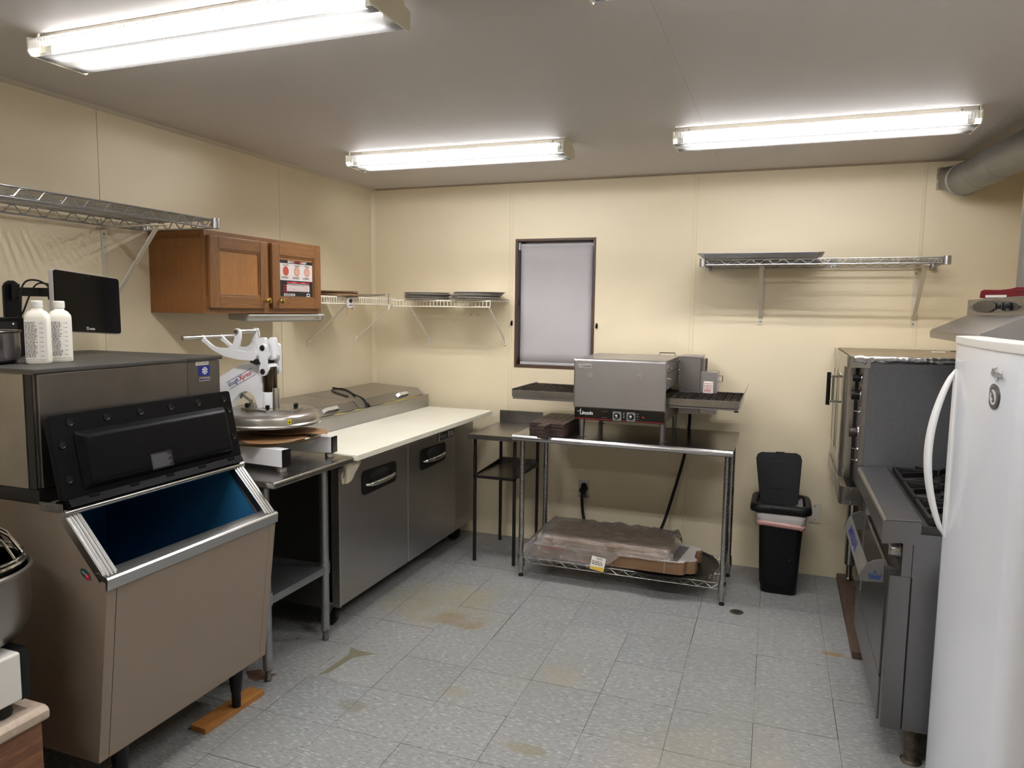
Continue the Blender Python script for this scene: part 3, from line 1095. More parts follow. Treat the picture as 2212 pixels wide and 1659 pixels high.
s2_ = wire_shelf('wire_shelf', 'chrome wire shelf on the wall above the trash can, carrying a sheet pan', None, 1.225, .375, tr=.032)
s2_.location = (3.005, -.022, 1.896)
s2_.rotation_euler = (0, 0, R(180))
def bracket(lab, loc, rz, D, drop, w=.026, m=None, kind='angle', grp=None):
    """local: wall at y = 0, reaching out along +y; top at z = 0"""
    t = thing('shelf_bracket', lab, 'bracket', (0, 0, 0), group=grp)
    m = m or M_bracket
    if kind == 'angle':
        build(MB().box(-w / 2, w / 2, 0, .004, -drop, 0), 'wall_strip', m, t, bevel=.0008)
        mb = MB().box(-w / 2, w / 2, .0, D, -.004, 0)
        build(mb, 'top_strip', m, t, bevel=.0008)
        mb = MB().bar((0, .010, -drop + .045), (0, D * .86, -.010), w * .82, .006, up=(0, 0, 1))
        build(mb, 'brace', m, t, bevel=.0008)
        mb = MB().lathe([(0, .007), (.0045, .006), (.0055, .004)], (0, 0, -drop + .018), 'y', 10)
        build(mb, 'screw', M_screw, t)
        build(MB().lathe([(0, .007), (.0045, .006), (.0055, .004)], (0, 0, -.03), 'y', 10), 'screw', M_screw, t)
    t.location = loc
    t.rotation_euler = (0, 0, rz)
    return t
bl1 = bracket('cream angle bracket holding the chrome shelf beside the oak cabinet', (.0002, -2.268, 1.9385), R(-90), .36, .41)
dup(bl1, (.0002, -3.02, 1.9385), label='cream angle bracket holding the chrome shelf above the pot')
br1 = bracket('cream angle bracket under the sheet pan end of the shelf', (2.711, -.0002, 1.8600), R(180), .33, .335)
dup(br1, (3.536, -.0002, 1.8600), label='cream angle bracket under the empty end of the shelf, near the hood')

# sheet pan on the far shelf
t = thing('sheet_pan', 'shallow aluminium sheet pan lying on the wall shelf', 'pan', (2.69, -.22, 1.897))
M_alu = steel('dull_aluminium', '#b5b2ac', .38, amt=.3)
def pan_rings(w, d, h, r, c):
    rings = []
    for (a, z) in ((-.024, .0), (-.010, h * .9), (.0, h), (.006, h - .001), (.006, h - .004), (.001, h - .004), (-.0095, h * .88), (-.023, .0015)):
        rings.append([Vector((c[0] + x, c[1] + y, c[2] + z)) for x, y in rrect(w + 2 * a, d + 2 * a, max(r + a, .01), 5)])
    return rings
mb = MB()
rg = pan_rings(.655, .40, .027, .03, (2.70, -.232, 1.9008))
mb.ring_faces(rg, cap0=True, cap1=True)
build(mb, 'pan_body', M_alu, t)
mb = MB()
for k in range(3):
    mb.lathe([(.0, -.02), (.003, -.018), (.003, .018), (0, .02)], (3.06 + .012 * k, -.375 + .004 * k, 1.857 - .004 * k), 'x', 8)
mb = MB().grid(lambda u, v: (3.050 + .05 * u + .006 * math.sin(v * 11), -.384 + .012 * math.sin(u * 13 + v * 5), 1.846 + .034 * v + .004 * math.sin(u * 17)), 10, 8)
single(mb, 'plastic_scrap', mat('clear_plastic_film', '#e8eaee', .12, trans=.75), 'crumpled scrap of clear plastic hanging under the far wall shelf', 'plastic', solid=.0008)
# ------------------------------------------------------------------ oak wall cabinet
M_oak = wood('oak_upright', '#8b5d31', '#613e1f', 'z', .42, scale=7)
M_oak_h = wood('oak_rail', '#8d5f32', '#633f20', 'y', .42, scale=7)
M_oak_side = wood('oak_side', '#855424', '#6d411a', 'z', .45, scale=6, amt=.6)
M_oak_panel = wood('oak_panel', '#a87440', '#835629', 'z', .42, scale=6, amt=.7)
CY0, CY1, CZ0, CZ1 = -2.025, -1.128, 1.561, 1.945
t = thing('wall_cabinet', 'oak wall cabinet with two framed doors and brass knobs', 'cabinet', (.16, -1.58, CZ0))
for a, b in ((CY0, CY0 + .014), (CY1 - .014, CY1)):
    build(MB().box(.0005, .314, a, b, CZ0, CZ1), 'carcass_side', M_oak_side, t, bevel=.001)
build(MB().box(.0005, .314, CY0 + .0145, CY1 - .0145, CZ0 + .012, CZ0 + .026).box(.0005, .314, CY0 + .0145, CY1 - .0145, CZ1 - .016, CZ1 - .002).box(.0005, .008, CY0 + .0145, CY1 - .0145, CZ0 + .027, CZ1 - .017),
      'carcass', M_oak_side, t, smooth=False)
for a, b in ((CY0, CY0 + .038), (CY1 - .038, CY1), (-1.618, -1.556)):
    build(MB().box(.3145, .333, a, b, CZ0, CZ1), 'face_stile', M_oak, t, bevel=.001)
for z0, z1 in ((CZ0, CZ0 + .04), (CZ1 - .04, CZ1)):
    for a, b in ((CY0 + .0385, -1.6185), (-1.5555, CY1 - .0385)):
        build(MB().box(.3145, .3325, a, b, z0, z1), 'face_rail', M_oak_h, t, bevel=.001)
M_brass = mat('polished_brass', '#c9a95a', .18, 1.0)
def cab_door(y0, y1, knob_y):
    z0, z1 = CZ0 + .026, CZ1 - .022
    fw = .058
    x0, x1 = .3335, .353
    d = build(MB().box(x0 + .002, x0 + .010, y0 + fw - .006, y1 - fw + .006, z0 + fw - .006, z1 - fw + .006), 'door', M_oak_panel, t, smooth=False)
    for a, b in ((y0, y0 + fw), (y1 - fw, y1)):
        build(MB().box(x0, x1, a, b, z0, z1), 'stile', M_oak, d, bevel=.004, seg=3)
    for a, b in ((z0, z0 + fw), (z1 - fw, z1)):
        build(MB().box(x0, x1 - .0005, y0 + fw + .0003, y1 - fw - .0003, a, b), 'rail', M_oak_h, d, bevel=.003, seg=3)
    a0, a1, b0, b1 = y0 + fw, y1 - fw, z0 + fw, z1 - fw
    for p, q in (((a0, b0), (a1, b0)), ((a1, b0), (a1, b1)), ((a1, b1), (a0, b1)), ((a0, b1), (a0, b0))):
        dd = Vector((0, q[0] - p[0], q[1] - p[1])).normalized()
        inw = Vector((0, -dd.z, dd.y))
        P, Q = Vector((x0 + .011, p[0], p[1])) + inw * .004, Vector((x0 + .011, q[0], q[1])) + inw * .004
        build(MB().bar(P, Q, .008, .009, up=(1, 0, 0)), 'bead', M_oak, d, bevel=.003)
    k = MB().lathe([(0, 0), (.008, 0), (.0075, .003), (.005, .008), (.006, .013), (.0155, .018), (.0165, .022), (.014, .027), (.007, .030), (0, .0305)], (x1, knob_y, z0 + .041), 'x', 24)
    build(k, 'knob', M_brass, d)
    return d
cab_door(-2.010, -1.606, -1.628)
cab_door(-1.572, -1.152, -1.522)

# pizza chart taped to the second door
CX = .3440
t2 = thing('instruction_chart', 'printed pizza making chart with red and black panels on the cabinet door', 'poster', (CX, -1.365, 1.64))
cy0, cy1, cz0, cz1 = -1.508, -1.222, 1.640, 1.845
sh = build(MB().box(CX - .0006, CX, cy0, cy1, cz0, cz1), 'sheet', mat('chart_paper', '#d8cfcc', .45), t2, smooth=False)
blk = mat('chart_black', '#15181b', .4)
def patch(name, y0, y1, z0, z1, m, lvl=1, par=None):
    return build(MB().quad((CX + .0004 * lvl, y0, z0), (CX + .0004 * lvl, y1, z0), (CX + .0004 * lvl, y1, z1), (CX + .0004 * lvl, y0, z1)), name, m, par or sh, smooth=False, fix=False)
Hc, Wc = cz1 - cz0, cy1 - cy0
patch('header', cy0, cy1, cz1 - Hc * .085, cz1, blk)
patch('lower_field', cy0, cy1, cz0, cz0 + Hc * .475, blk)
TX = CX + .0010
def ctext(s, fy, fz, size, m, al='CENTER', b=0.0, name='print'):
    return text(s, name, m, sh, (TX, cy0 + Wc * fy, cz0 + Hc * fz), (0, 1, 0), (0, 0, 1), size, .0002, al, bold=b)
ctext('BONICI', .345, .955, .0165, M_white_print, b=.03)
ctext('PIZZA MAKING', .535, .955, .0135, M_red_print, b=.03)
ctext('CHART', .72, .955, .0165, M_white_print, b=.03)
for fy, s, m_, c2 in ((.19, 'SAUCING', '#a5322c', '#d0604c'), (.52, 'CHEESING', '#d9b9a0', '#a8664e'), (.83, 'TOPPING', '#b83a38', '#e9d2bd')):
    ctext(s, fy, .865, .0115, M_black_print, b=.01)
    for rr2, lv, mm in ((.0245, 1, '#a8663f'), (.0215, 2, m_)):
        mb = MB()
        mb._add([(CX + .0004 * lv, cy0 + Wc * fy + rr2 * math.cos(k * PI / 14), cz0 + Hc * .715 + rr2 * 1.02 * math.sin(k * PI / 14)) for k in range(28)], [tuple(range(28))])
        build(mb, 'pizza', mat('pizza_' + s.lower() + str(lv), mm, .5, vary=(160, .9), color2=c2 if lv == 2 else '#8a4a2c'), sh, smooth=False, fix=False)
    mb = print_lines((CX + .0003, cy0 + Wc * (fy - .125), cz0 + Hc * .555), (0, 1, 0), (0, 0, 1), Wc * .24, 2, .0058, seed=len(s))
    build(mb, 'caption', M_black_print, sh, smooth=False, fix=False)
patch('table_head', cy0 + Wc * .21, cy1 - Wc * .10, cz0 + Hc * .405, cz0 + Hc * .445, M_red_print, 2)
patch('table_subhead', cy0 + Wc * .21, cy1 - Wc * .10, cz0 + Hc * .365, cz0 + Hc * .403, mat('chart_teal', '#1f4742', .5), 2)
patch('table_field', cy0 + Wc * .21, cy1 - Wc * .10, cz0 + Hc * .195, cz0 + Hc * .36, M_white_print, 2)
for k in range(5):
    patch('row_head', cy0 + Wc * .11, cy0 + Wc * .205, cz0 + Hc * (.197 + .033 * k), cz0 + Hc * (.197 + .033 * k + .026), M_red_print if k % 2 == 0 else blk, 3)
    build(print_lines((CX + .0012, cy0 + Wc * .22, cz0 + Hc * (.205 + .033 * k)), (0, 1, 0), (0, 0, 1), Wc * .66, 1, .0052, seed=k, ragged=False), 'figures', mat('chart_figure', '#5a5050', .6) if k % 2 else M_red_print, sh, smooth=False, fix=False)
ctext('PAN PIZZA SIZE', .42, .425, .0058, M_white_print)
ctext('TOPPINGS', .71, .425, .0058, M_white_print)
build(print_lines((CX + .0012, cy0 + Wc * .22, cz0 + Hc * .375), (0, 1, 0), (0, 0, 1), Wc * .66, 1, .005, seed=31, ragged=False), 'subhead_print', M_white_print, sh, smooth=False, fix=False)
build(print_lines((CX + .0008, cy0 + Wc * .12, cz0 + Hc * .155), (0, 1, 0), (0, 0, 1), Wc * .15, 1, .0058, seed=2, ragged=False), 'tip_head', M_red_print, sh, smooth=False, fix=False)
build(print_lines((CX + .0008, cy0 + Wc * .12, cz0 + Hc * .115), (0, 1, 0), (0, 0, 1), Wc * .38, 3, .0068, seed=12), 'tips', M_white_print, sh, smooth=False, fix=False)
patch('emblem', cy1 - Wc * .19, cy1 - Wc * .09, cz0 + Hc * .06, cz0 + Hc * .15, M_white_print, 2)
patch('emblem_mark', cy1 - Wc * .17, cy1 - Wc * .11, cz0 + Hc * .08, cz0 + Hc * .13, blk, 3)

# film dispenser fixed below the cabinet
t = thing('film_dispenser', 'grey film cutter bar fixed under the oak cabinet', 'dispenser', (.30, -1.40, 1.53))
M_disp = mat('dispenser_grey', '#b3b1ab', .3, .35)
dy0, dy1 = -1.728, -1.095
build(MB().prism([(.20, 1.560), (.315, 1.560), (.322, 1.548), (.318, 1.524), (.306, 1.516), (.290, 1.522), (.20, 1.530)], 'xz', dy0, dy1), 'cover', M_disp, t, bevel=.002)
build(MB().prism([(.318, 1.545), (.331, 1.550), (.330, 1.556), (.318, 1.556)], 'xz', dy0, dy1), 'lip', mat('dispenser_white', '#d9d8d3', .35), t, bevel=.001)
build(MB().prism([(.195, 1.5605), (.334, 1.5605), (.326, 1.528), (.30, 1.512), (.195, 1.528)], 'xz', dy1 + .0005, dy1 + .010), 'end_cap', M_disp, t, bevel=.001)
lb = build(MB().box(.3185, .3205, dy1 - .085, dy1 - .015, 1.528, 1.543), 'brand_label', mat('label_tan', '#a99a84', .5), t, smooth=False)
text('SLARK', 'brand_text', M_black_print, lb, (.3207, dy1 - .05, 1.5355), (0, 1, 0), (0, 0, 1), .012, bold=.02)

# ------------------------------------------------------------------ white wire shelves in the corner
M_vinyl = mat('white_vinyl_wire', '#ece7d8', .4)
def closet_shelf(lab, L, D):
    """local: length along x from 0 to L, wall at y = 0, front at y = D, deck at z = 0, lip down to -.042"""
    t = thing('closet_shelf', lab, 'shelf', (0, 0, 0))
    mb = MB()
    k = int(L / .0254)
    for i in range(k + 1):
        x = .002 + i * (L - .004) / k
        mb.tube([(x, .004, .0), (x, D - .002, 0), (x, D, -.004), (x, D, -.042)], .0021, 5)
    build(mb, 'wire_deck', M_vinyl, t, kind='stuff')
    for y, z, nm in ((.008, -.004, 'back_rod'), (D * .5, -.004, 'middle_rod'), (D - .002, -.0035, 'front_rod'), (D + .0025, -.043, 'lip_rod')):
        build(MB().tube([(0, y, z), (L, y, z)], .0036, 8), nm, M_vinyl, t)
    return t
cs = closet_shelf('white wire shelf on the panelled wall beside the oak cabinet', 1.10, .30)
cs.location = (.0, -.205, 1.664)
cs.rotation_euler = (0, 0, R(-90))
cs2 = closet_shelf('white wire shelf on the window wall carrying round pizza pans', .72, .295)
cs2.location = (1.052, 0, 1.654)
cs2.rotation_euler = (0, 0, R(180))
def strut(lab, loc, rz, D, drop):
    t = thing('shelf_strut', lab, 'bracket', (0, 0, 0), group='white braces under the corner shelves')
    mb = MB().bar((0, .010, -drop + .012), (0, D - .004, -.050), .014, .006)
    build(mb, 'brace', M_vinyl, t, bevel=.0015)
    build(MB().prism([(-.011, -drop - .020), (.011, -drop - .020), (.011, -drop + .014), (.006, -drop + .022), (-.006, -drop + .022), (-.011, -drop + .014)], 'xz', .0, .010), 'foot', M_vinyl, t, bevel=.001)
    build(MB().lathe([(0, .0125), (.003, .012), (.004, .010)], (0, 0, -drop - .006), 'y', 10), 'screw', M_screw, t)
    build(MB().tube([(0, D - .004, -.050), (0, D + .005, -.046), (0, D + .006, -.038)], .003, 6), 'hook', M_vinyl, t)
    t.location = loc
    t.rotation_euler = (0, 0, rz)
    return t
st1 = strut('white brace nearest the oak cabinet', (.0, -.80, 1.664), R(-90), .300, .295)
dup(st1, (.0, -.238, 1.664), label='white brace on the panelled wall next to the room corner')
st2 = strut('white brace on the window wall next to the room corner', (.464, 0, 1.654), R(180), .295, .280)
dup(st2, (1.044, 0, 1.654), label='white brace nearest the window')
t = thing('shelf_clip', 'white shelf end clip on the wall close to the window', 'clip', (1.06, 0, 1.66))
build(MB().box(1.054, 1.070, -.014, 0, 1.648, 1.672), 'body', M_white_plastic, t, bevel=.002)
build(MB().lathe([(0, -.017), (.003, -.016), (.004, -.014)], (1.062, 0, 1.665), 'y', 8), 'screw', M_screw, t)
for x, z in ((.785, 1.557), (.842, 1.557)):
    single(MB().lathe([(0, -.010), (.004, -.009), (.0055, -.006), (.003, -.005), (.003, 0)], (x, 0, z), 'y', 10), 'wall_screw', M_brass,
           'small brass screw in the wall under the pan shelf, ' + ('nearer the corner' if x < .8 else 'nearer the window'), 'screw')

# pizza pans, two stacks side by side
M_pan = mat('worn_pan_aluminium', '#bdb8b1', .5, .3, vary=(5, .5), color2='#938d85')
def pizza_pan(r, lab, loc, tx, ty, grp):
    mb = MB().lathe([(0, .0), (r * .93, .0), (r * .975, .0045), (r, .0065), (r + .003, .0055), (r + .003, .0042), (r * .978, .0028), (r * .935, -.0014), (0, -.0014)], n=56)
    o = single(mb, 'pizza_pan', M_pan, lab, 'pan', grp)
    o.location = loc
    o.rotation_euler = (tx, ty, 0)
    return o
ords = ['lowest', 'second', 'third', 'fourth', 'fifth', 'topmost']
xs = random.Random(11)
for k in range(5):
    pizza_pan(.158 + .006 * (k % 2), '%s round pan of the stack nearer the room corner' % (ords[k] if k < 4 else 'topmost'), (.545 + xs.uniform(-.012, .012), -.185 + xs.uniform(-.010, .004), 1.6590 + .0104 * k),
              xs.uniform(-.004, .004), .004 * (k % 2) - .001, 'round pizza pans on the white shelf')
for k in range(6):
    pizza_pan(.168 + .005 * (k % 2), '%s round pan of the stack nearer the window' % (ords[k]), (.893 + xs.uniform(-.010, .008) + .007 * k, -.185 + xs.uniform(-.008, .006), 1.6590 + .0090 * k),
              xs.uniform(-.003, .003), .003 - .004 * (k % 2), 'round pizza pans on the white shelf')

# cardboard circles on the other shelf
M_card = mat('brown_cardboard', '#8b7257', .8, vary=(40, .5), color2='#6f5a43')
M_card_edge = mat('corrugated_edge', '#967859', .85, vary=(70, .6, (1, 1, 6)), color2='#6d5540')
for k in range(6):
    r_ = .175 + xs.uniform(-.002, .004)
    mb = MB()
    n_ = 72
    ring = [(r_ * (1 + .004 * ((j * 7 + k) % 3)) * math.cos(2 * PI * j / n_), r_ * (1 + .004 * ((j * 7 + k) % 3)) * math.sin(2 * PI * j / n_)) for j in range(n_)]
    mb.prism(ring, 'xy', 0, .0052)
    o = single(mb, 'cardboard_circle', M_card_edge, '%s cardboard circle of the stack on the wire shelf' % ords[k], 'cardboard', 'cardboard circles on the wire shelf', smooth=False)
    o.location = (.165 + xs.uniform(-.006, .006), -.80 + xs.uniform(-.010, .010), 1.6658 + .0056 * k)

# pan gripper lying on the shelf with hanging hooks
t = thing('wire_pan_rack', 'flat steel wire rack lying on the shelf in the corner', 'rack', (.17, -.42, 1.667))
mb = MB()
for k in range(9):
    x = .06 + k * .028
    mb.tube([(x, -.58, 1.672), (x, -.40, 1.684), (x, -.27, 1.69)], .002, 6)
mb.tube([(.055, -.58, 1.672), (.055, -.27, 1.690), (.29, -.27, 1.690), (.30, -.58, 1.672)], .0032, 8, loop=True)
build(mb, 'wire_frame', M_chrome_dull, t)
mb = MB().tube(smooth_path([(.296, -.34, 1.688), (.315, -.33, 1.68), (.316, -.325, 1.63), (.316, -.325, 1.60)], 5), .003, 7)
hk = build(mb, 'hook', M_chrome_dull, t)
build(MB().cyl((.316, -.325, 1.622), (.316, -.325, 1.585), .006, n=10), 'grip', M_white_plastic, hk)
mb = MB().tube(smooth_path([(.06, -.44, 1.686), (.055, -.43, 1.66), (.07, -.40, 1.62), (.075, -.40, 1.585)], 5), .0035, 7)
build(mb, 'hook', M_chrome_dull, t)
# timer clipped on the lip of the shelf
t = thing('kitchen_timer', 'small white digital timer clipped to the wire shelf lip', 'timer', (.322, -.80, 1.62))
mb = MB().prism(rrect(.062, .062, .015, 5), 'yz', .309, .323)
mb.xf(Matrix.Translation((0, -.802, 1.628)))
build(mb, 'case', mat('timer_white', '#e4dfe0', .35), t, bevel=.003)
mb = MB().prism([(.020 * math.cos(k * PI / 12), .0125 * math.sin(k * PI / 12)) for k in range(24)], 'yz', .3232, .3242)
mb.xf(Matrix.Translation((0, -.802, 1.638)))
build(mb, 'display', mat('timer_display', '#262b29', .15), t, smooth=False)
for k in (-1, 0, 1):
    build(MB().lathe([(0, .0025), (.004, .002), (.0045, 0)], (.323, -.802 + k * .015, 1.611), 'x', 10), 'button', M_black_plastic, t)
build(MB().tube([(.318, -.83, 1.60), (.318, -.835, 1.575), (.318, -.838, 1.56)], .0012, 5), 'clip_wire', M_screw, t)
# ------------------------------------------------------------------ work table under the dough press
t = thing('work_table', 'steel work table with galvanised legs beside the ice bin, carrying the dough press', 'table', (.5, -2.08, 0))
WY0, WY1, WX1 = -2.372, -1.802, .980
M_ttop = mat('table_top_steel', '#97948f', .27, 1.0, vary=(2, .2), color2='#84817c', rvary=(4, .04))
mb = MB().prism([(.03, .872), (.03, .900), (WX1 - .012, .900), (WX1 - .003, .897), (WX1, .889), (WX1, .880), (WX1 - .003, .873), (WX1 - .012, .872)], 'xz', WY0, WY1)
build(mb, 'table_top', M_ttop, t, bevel=.004, seg=3)
build(MB().box(.10, .90, WY0 + .03, WY1 - .03, .855, .871), 'stiffener', M_galv, t, smooth=False)
for x in (.10, .845):
    for y in (-2.274, -1.856):
        mb = MB().cyl((x, y, .055), (x, y, .871), .0205, n=20)
        lg = build(mb, 'leg', M_galv, t)
        build(MB().lathe([(0, .335), (.0245, .335), (.0255, .338), (.0255, .388), (.0245, .392), (0, .392)], (x, y, 0), n=20), 'shelf_collar', M_galv, lg)
        build(MB().lathe([(0, 0), (.012, 0), (.016, .012), (.013, .020), (.013, .045), (.0205, .052), (.0205, .07), (0, .07)], (x, y, 0), n=16), 'foot', M_screw, lg)
M_shelf = steel('galvanised_shelf', '#9ca09c', .45, stretch=(40, 1, 1), sc=8)
mb = MB().box(.085, .862, -2.290, -1.84, .366, .372)
mb.box(.856, .862, -2.290, -1.84, .338, .3655).box(.085, .091, -2.290, -1.84, .338, .3655)
build(mb, 'undershelf', M_shelf, t, bevel=.001)

# ------------------------------------------------------------------ dough press
t = thing('dough_press', 'white manual dough press with round steel platens standing on the work table', 'dough press', (.62, -2.0, .9005))
M_wp = mat('press_white', '#e6e7ea', .32, coat=.25)
M_alu_cast = mat('machined_aluminium', '#bcbbb7', .3, 1.0, rvary=(8, .08))
arms = (((.40, -2.150, .9598), (.897, -2.196, .9598)), ((.40, -1.890, .9598), (.897, -1.846, .9598)))
for p, q in arms:
    a = build(MB().bar(p, q, .047, .076), 'base_arm', M_wp, t, bevel=.005)
    d = (Vector(q) - Vector(p)).normalized()
    build(MB().bar(Vector(q) + d * .0003, Vector(q) + d * .008, .0475, .0765), 'end_plug', M_black_plastic, a, bevel=.004)
    for f in (.06, .955):
        c = Vector(p).lerp(Vector(q), f)
        build(MB().lathe([(0, .9005), (.019, .9005), (.021, .904), (.020, .916), (.017, .919), (.005, .921), (.005, .934), (0, .934)], (c.x, c.y, 0), n=20), 'foot', M_alu_cast, a)
build(MB().box(.36, .399, -2.18, -1.86, .924, .996), 'cross_bar', M_wp, t, bevel=.004)
PC = (.634, -1.985)
r_ = .238
build(MB().lathe([(0, .9985), (r_ - .012, .9985), (r_ - .003, 1.0), (r_, 1.003), (r_, 1.010), (r_ - .004, 1.014), (0, 1.014)], (PC[0], PC[1], 0), n=72), 'lower_platen', [M_alu_cast], t)
build(MB().lathe([(r_ - .004, .9988), (r_ + .0006, .9988), (r_ + .0012, 1.0025), (r_ + .0006, 1.0065), (r_ - .004, 1.0065), (r_ - .004, .9988)], (PC[0], PC[1], 0), n=72), 'stained_rim', mat('scorched_rim', '#8a7340', .4, .7, vary=(20, .7), color2='#5a4a2e'), t)
M_platen = mat('platen_steel', '#bdbab5', .3, 1.0, vary=(4, .2), color2='#a09c96', rvary=(3, .05))
build(MB().lathe([(0, 1.048), (r_ - .006, 1.048), (r_ + .004, 1.050), (r_ + .006, 1.056), (r_ + .004, 1.062), (r_ - .002, 1.066), (r_ - .004, 1.085), (r_ - .008, 1.096), (r_ - .022, 1.104), (r_ - .05, 1.107), (.10, 1.109), (0, 1.109)], (PC[0], PC[1], 0), n=72), 'upper_platen', M_platen, t)
a = R(-28)
wpt = Vector((PC[0] + (r_ - .0035) * math.cos(a), PC[1] + (r_ - .0035) * math.sin(a), 1.078))
er = Vector((math.cos(a), math.sin(a), 0))
et = Vector((-math.sin(a), math.cos(a), 0))
ws = build(MB().bar(wpt - et * .008 + er * .002, wpt + et * .008 + er * .002, .0012, .020), 'hot_sticker', mat('warning_yellow', '#d8c21e', .4), t, smooth=False)
mb = MB()
mb._add([wpt + er * .003 + et * x + Vector((0, 0, z)) for x, z in ((-.005, -.005), (.005, -.005), (0, .005))], [(0, 1, 2)])
build(mb, 'warning_triangle', M_black_print, ws, smooth=False, fix=False)
# bracket plate with knobs and a steel stop post
mb = MB().prism([(.535, -2.045), (.70, -2.075), (.790, -2.0), (.775, -1.905), (.56, -1.90)], 'xy', 1.1095, 1.117)
build(mb, 'bracket_plate', M_alu_cast, t, bevel=.002)
for x, y in ((.56, -2.03), (.69, -2.05), (.755, -1.93), (.77, -1.955), (.585, -1.92)):
    mb = MB()
    for k in range(6):
        aa = k * PI / 3
        mb.cyl((x + .006 * math.cos(aa), y + .006 * math.sin(aa), 1.121), (x + .006 * math.cos(aa), y + .006 * math.sin(aa), 1.135), .0040, n=8)
    mb.cyl((x, y, 1.1172), (x, y, 1.137), .007, n=12)
    build(mb, 'knob', M_black_plastic, t)
build(MB().lathe([(0, 1.1172), (.0155, 1.1172), (.0155, 1.211), (.0145, 1.214), (0, 1.214)], (.722, -2.03, 0), n=24), 'stop_post', M_alu_cast, t)
# column: white sleeve, dark ram
build(MB().lathe([(0, 1.1358), (.033, 1.1358), (.035, 1.138), (.035, 1.206), (.033, 1.209), (0, 1.209)], (PC[0] + .022, PC[1], 0), n=32), 'sleeve', M_wp, t)
build(MB().lathe([(0, 1.2092), (.0315, 1.2092), (.0315, 1.322), (.030, 1.325), (0, 1.325)], (PC[0] + .022, PC[1], 0), n=32), 'ram', mat('dark_chrome', '#5a5148', .18, 1.0), t)
# neck
neck = [(.36, 1.009), (.358, 1.225), (.392, 1.268), (.473, 1.312), (.54, 1.337), (.60, 1.345), (.632, 1.338), (.632, 1.21), (.632, 1.136), (.604, 1.132), (.594, 1.162), (.585, 1.184), (.564, 1.203), (.536, 1.207), (.508, 1.198), (.473, 1.171), (.444, 1.142), (.425, 1.09), (.415, 1.009)]
nk = build(MB().prism(neck, 'xz', -2.012, -1.958), 'neck', M_wp, t, bevel=.003)
ny = -2.0123
tr_, tu_ = Vector((.58 - .439, 0, 1.294 - 1.224)), Vector((-.07, 0, .141))
text('dough', 'lettering', M_blue_print, nk, (.440, ny, 1.2305), tr_, tu_, .0315, .0004, 'LEFT', bold=.014, squeeze=.86)
text('X', 'lettering', M_red_print, nk, (.5125, ny, 1.2665), tr_, tu_, .033, .0004, 'CENTER', shear=.1, bold=.02)
text('press', 'lettering', M_red_print, nk, (.5225, ny, 1.2715), tr_, tu_, .0315, .0004, 'LEFT', shear=.1, bold=.014, squeeze=.84)
for p, q in (((.428, 1.241), (.577, 1.316)), ((.446, 1.211), (.596, 1.287))):
    build(MB().bar((p[0], ny, p[1]), (q[0], ny, q[1]), .0006, .0022), 'label_rule', M_blue_print, nk, smooth=False)
# links, clevis and lever arms
armp = [(0.317, 1.453), (0.331, 1.463), (0.350, 1.443), (0.373, 1.426), (0.395, 1.413), (0.417, 1.407), (0.462, 1.406), (0.479, 1.408), (0.495, 1.416), (0.507, 1.429), (0.516, 1.452), (0.514, 1.483), (0.520, 1.494), (0.531, 1.497), (0.544, 1.494), (0.55, 1.486), (0.552, 1.457), (0.542, 1.421), (0.528, 1.399), (0.548, 1.396), (0.572, 1.394), (0.631, 1.400), (0.639, 1.385), (0.632, 1.365), (0.619, 1.353), (0.538, 1.355), (0.46, 1.366), (0.388, 1.395), (0.344, 1.425), (0.319, 1.437)]
for y0 in (-2.052, -1.930):
    build(MB().prism(armp, 'xz', y0, y0 + .011), 'lever_arm', M_wp, t, bevel=.002)
build(MB().cyl((.326, -2.165, 1.451), (.326, -1.80, 1.451), .0105, n=20), 'handle_bar', M_alu_cast, t)
build(MB().cyl((.531, -2.058, 1.482), (.531, -1.912, 1.482), .0095, n=20), 'handle_bar', M_alu_cast, t)
build(MB().lathe([(0, -2.064), (.008, -2.062), (.010, -2.058), (.010, -2.053)], (.531, 0, 1.482), 'y', 16), 'bolt', M_screw, t)
for y0, y1 in ((-2.040, -2.026), (-1.944, -1.930)):
    c0, c1 = Vector((.660, 0, 1.411)), Vector((.660, 0, 1.305))
    pl = [(c0.x + .020 * math.cos(a), c0.z + .020 * math.sin(a)) for a in [k * PI / 8 for k in range(9)]] + [(c1.x + .020 * math.cos(a), c1.z + .020 * math.sin(a)) for a in [PI + k * PI / 8 for k in range(9)]]
    lk = build(MB().prism(pl, 'xz', y0, y1), 'link', M_wp, t, bevel=.002)
    if y0 < -2:
        for c in (c0, c1):
            build(MB().lathe([(0, y0 - .006), (.006, y0 - .006), (.0115, y0 - .004), (.0135, y0 - .0005)], (c.x, 0, c.z), 'y', 20), 'bolt', mat('dark_bolt', '#4c4a48', .3, .9), lk)
clv = [(.612, 1.40), (.618, 1.44), (.634, 1.457), (.655, 1.458), (.662, 1.444), (.660, 1.425), (.672, 1.38), (.664, 1.360), (.645, 1.352), (.612, 1.352)]
for y0, y1 in ((-2.020, -1.997), (-1.975, -1.952)):
    q = [(x + (.016 if y0 > -1.98 else 0), z) for x, z in clv]
    build(MB().prism(q, 'xz', y0, y1), 'clevis', M_wp, t, bevel=.004)
build(MB().prism([(.596, 1.345), (.604, 1.36), (.640, 1.36), (.650, 1.34), (.63, 1.335)], 'xz', -2.05, -1.92), 'rubber_stop', M_rubber, t, bevel=.003)
build(MB().prism([(.655 + .021 * math.cos(a), 1.318 + .021 * math.sin(a)) for a in [k * PI / 8 for k in range(16)]], 'xz', -2.022, -1.948), 'ram_head', M_wp, t, bevel=.002)
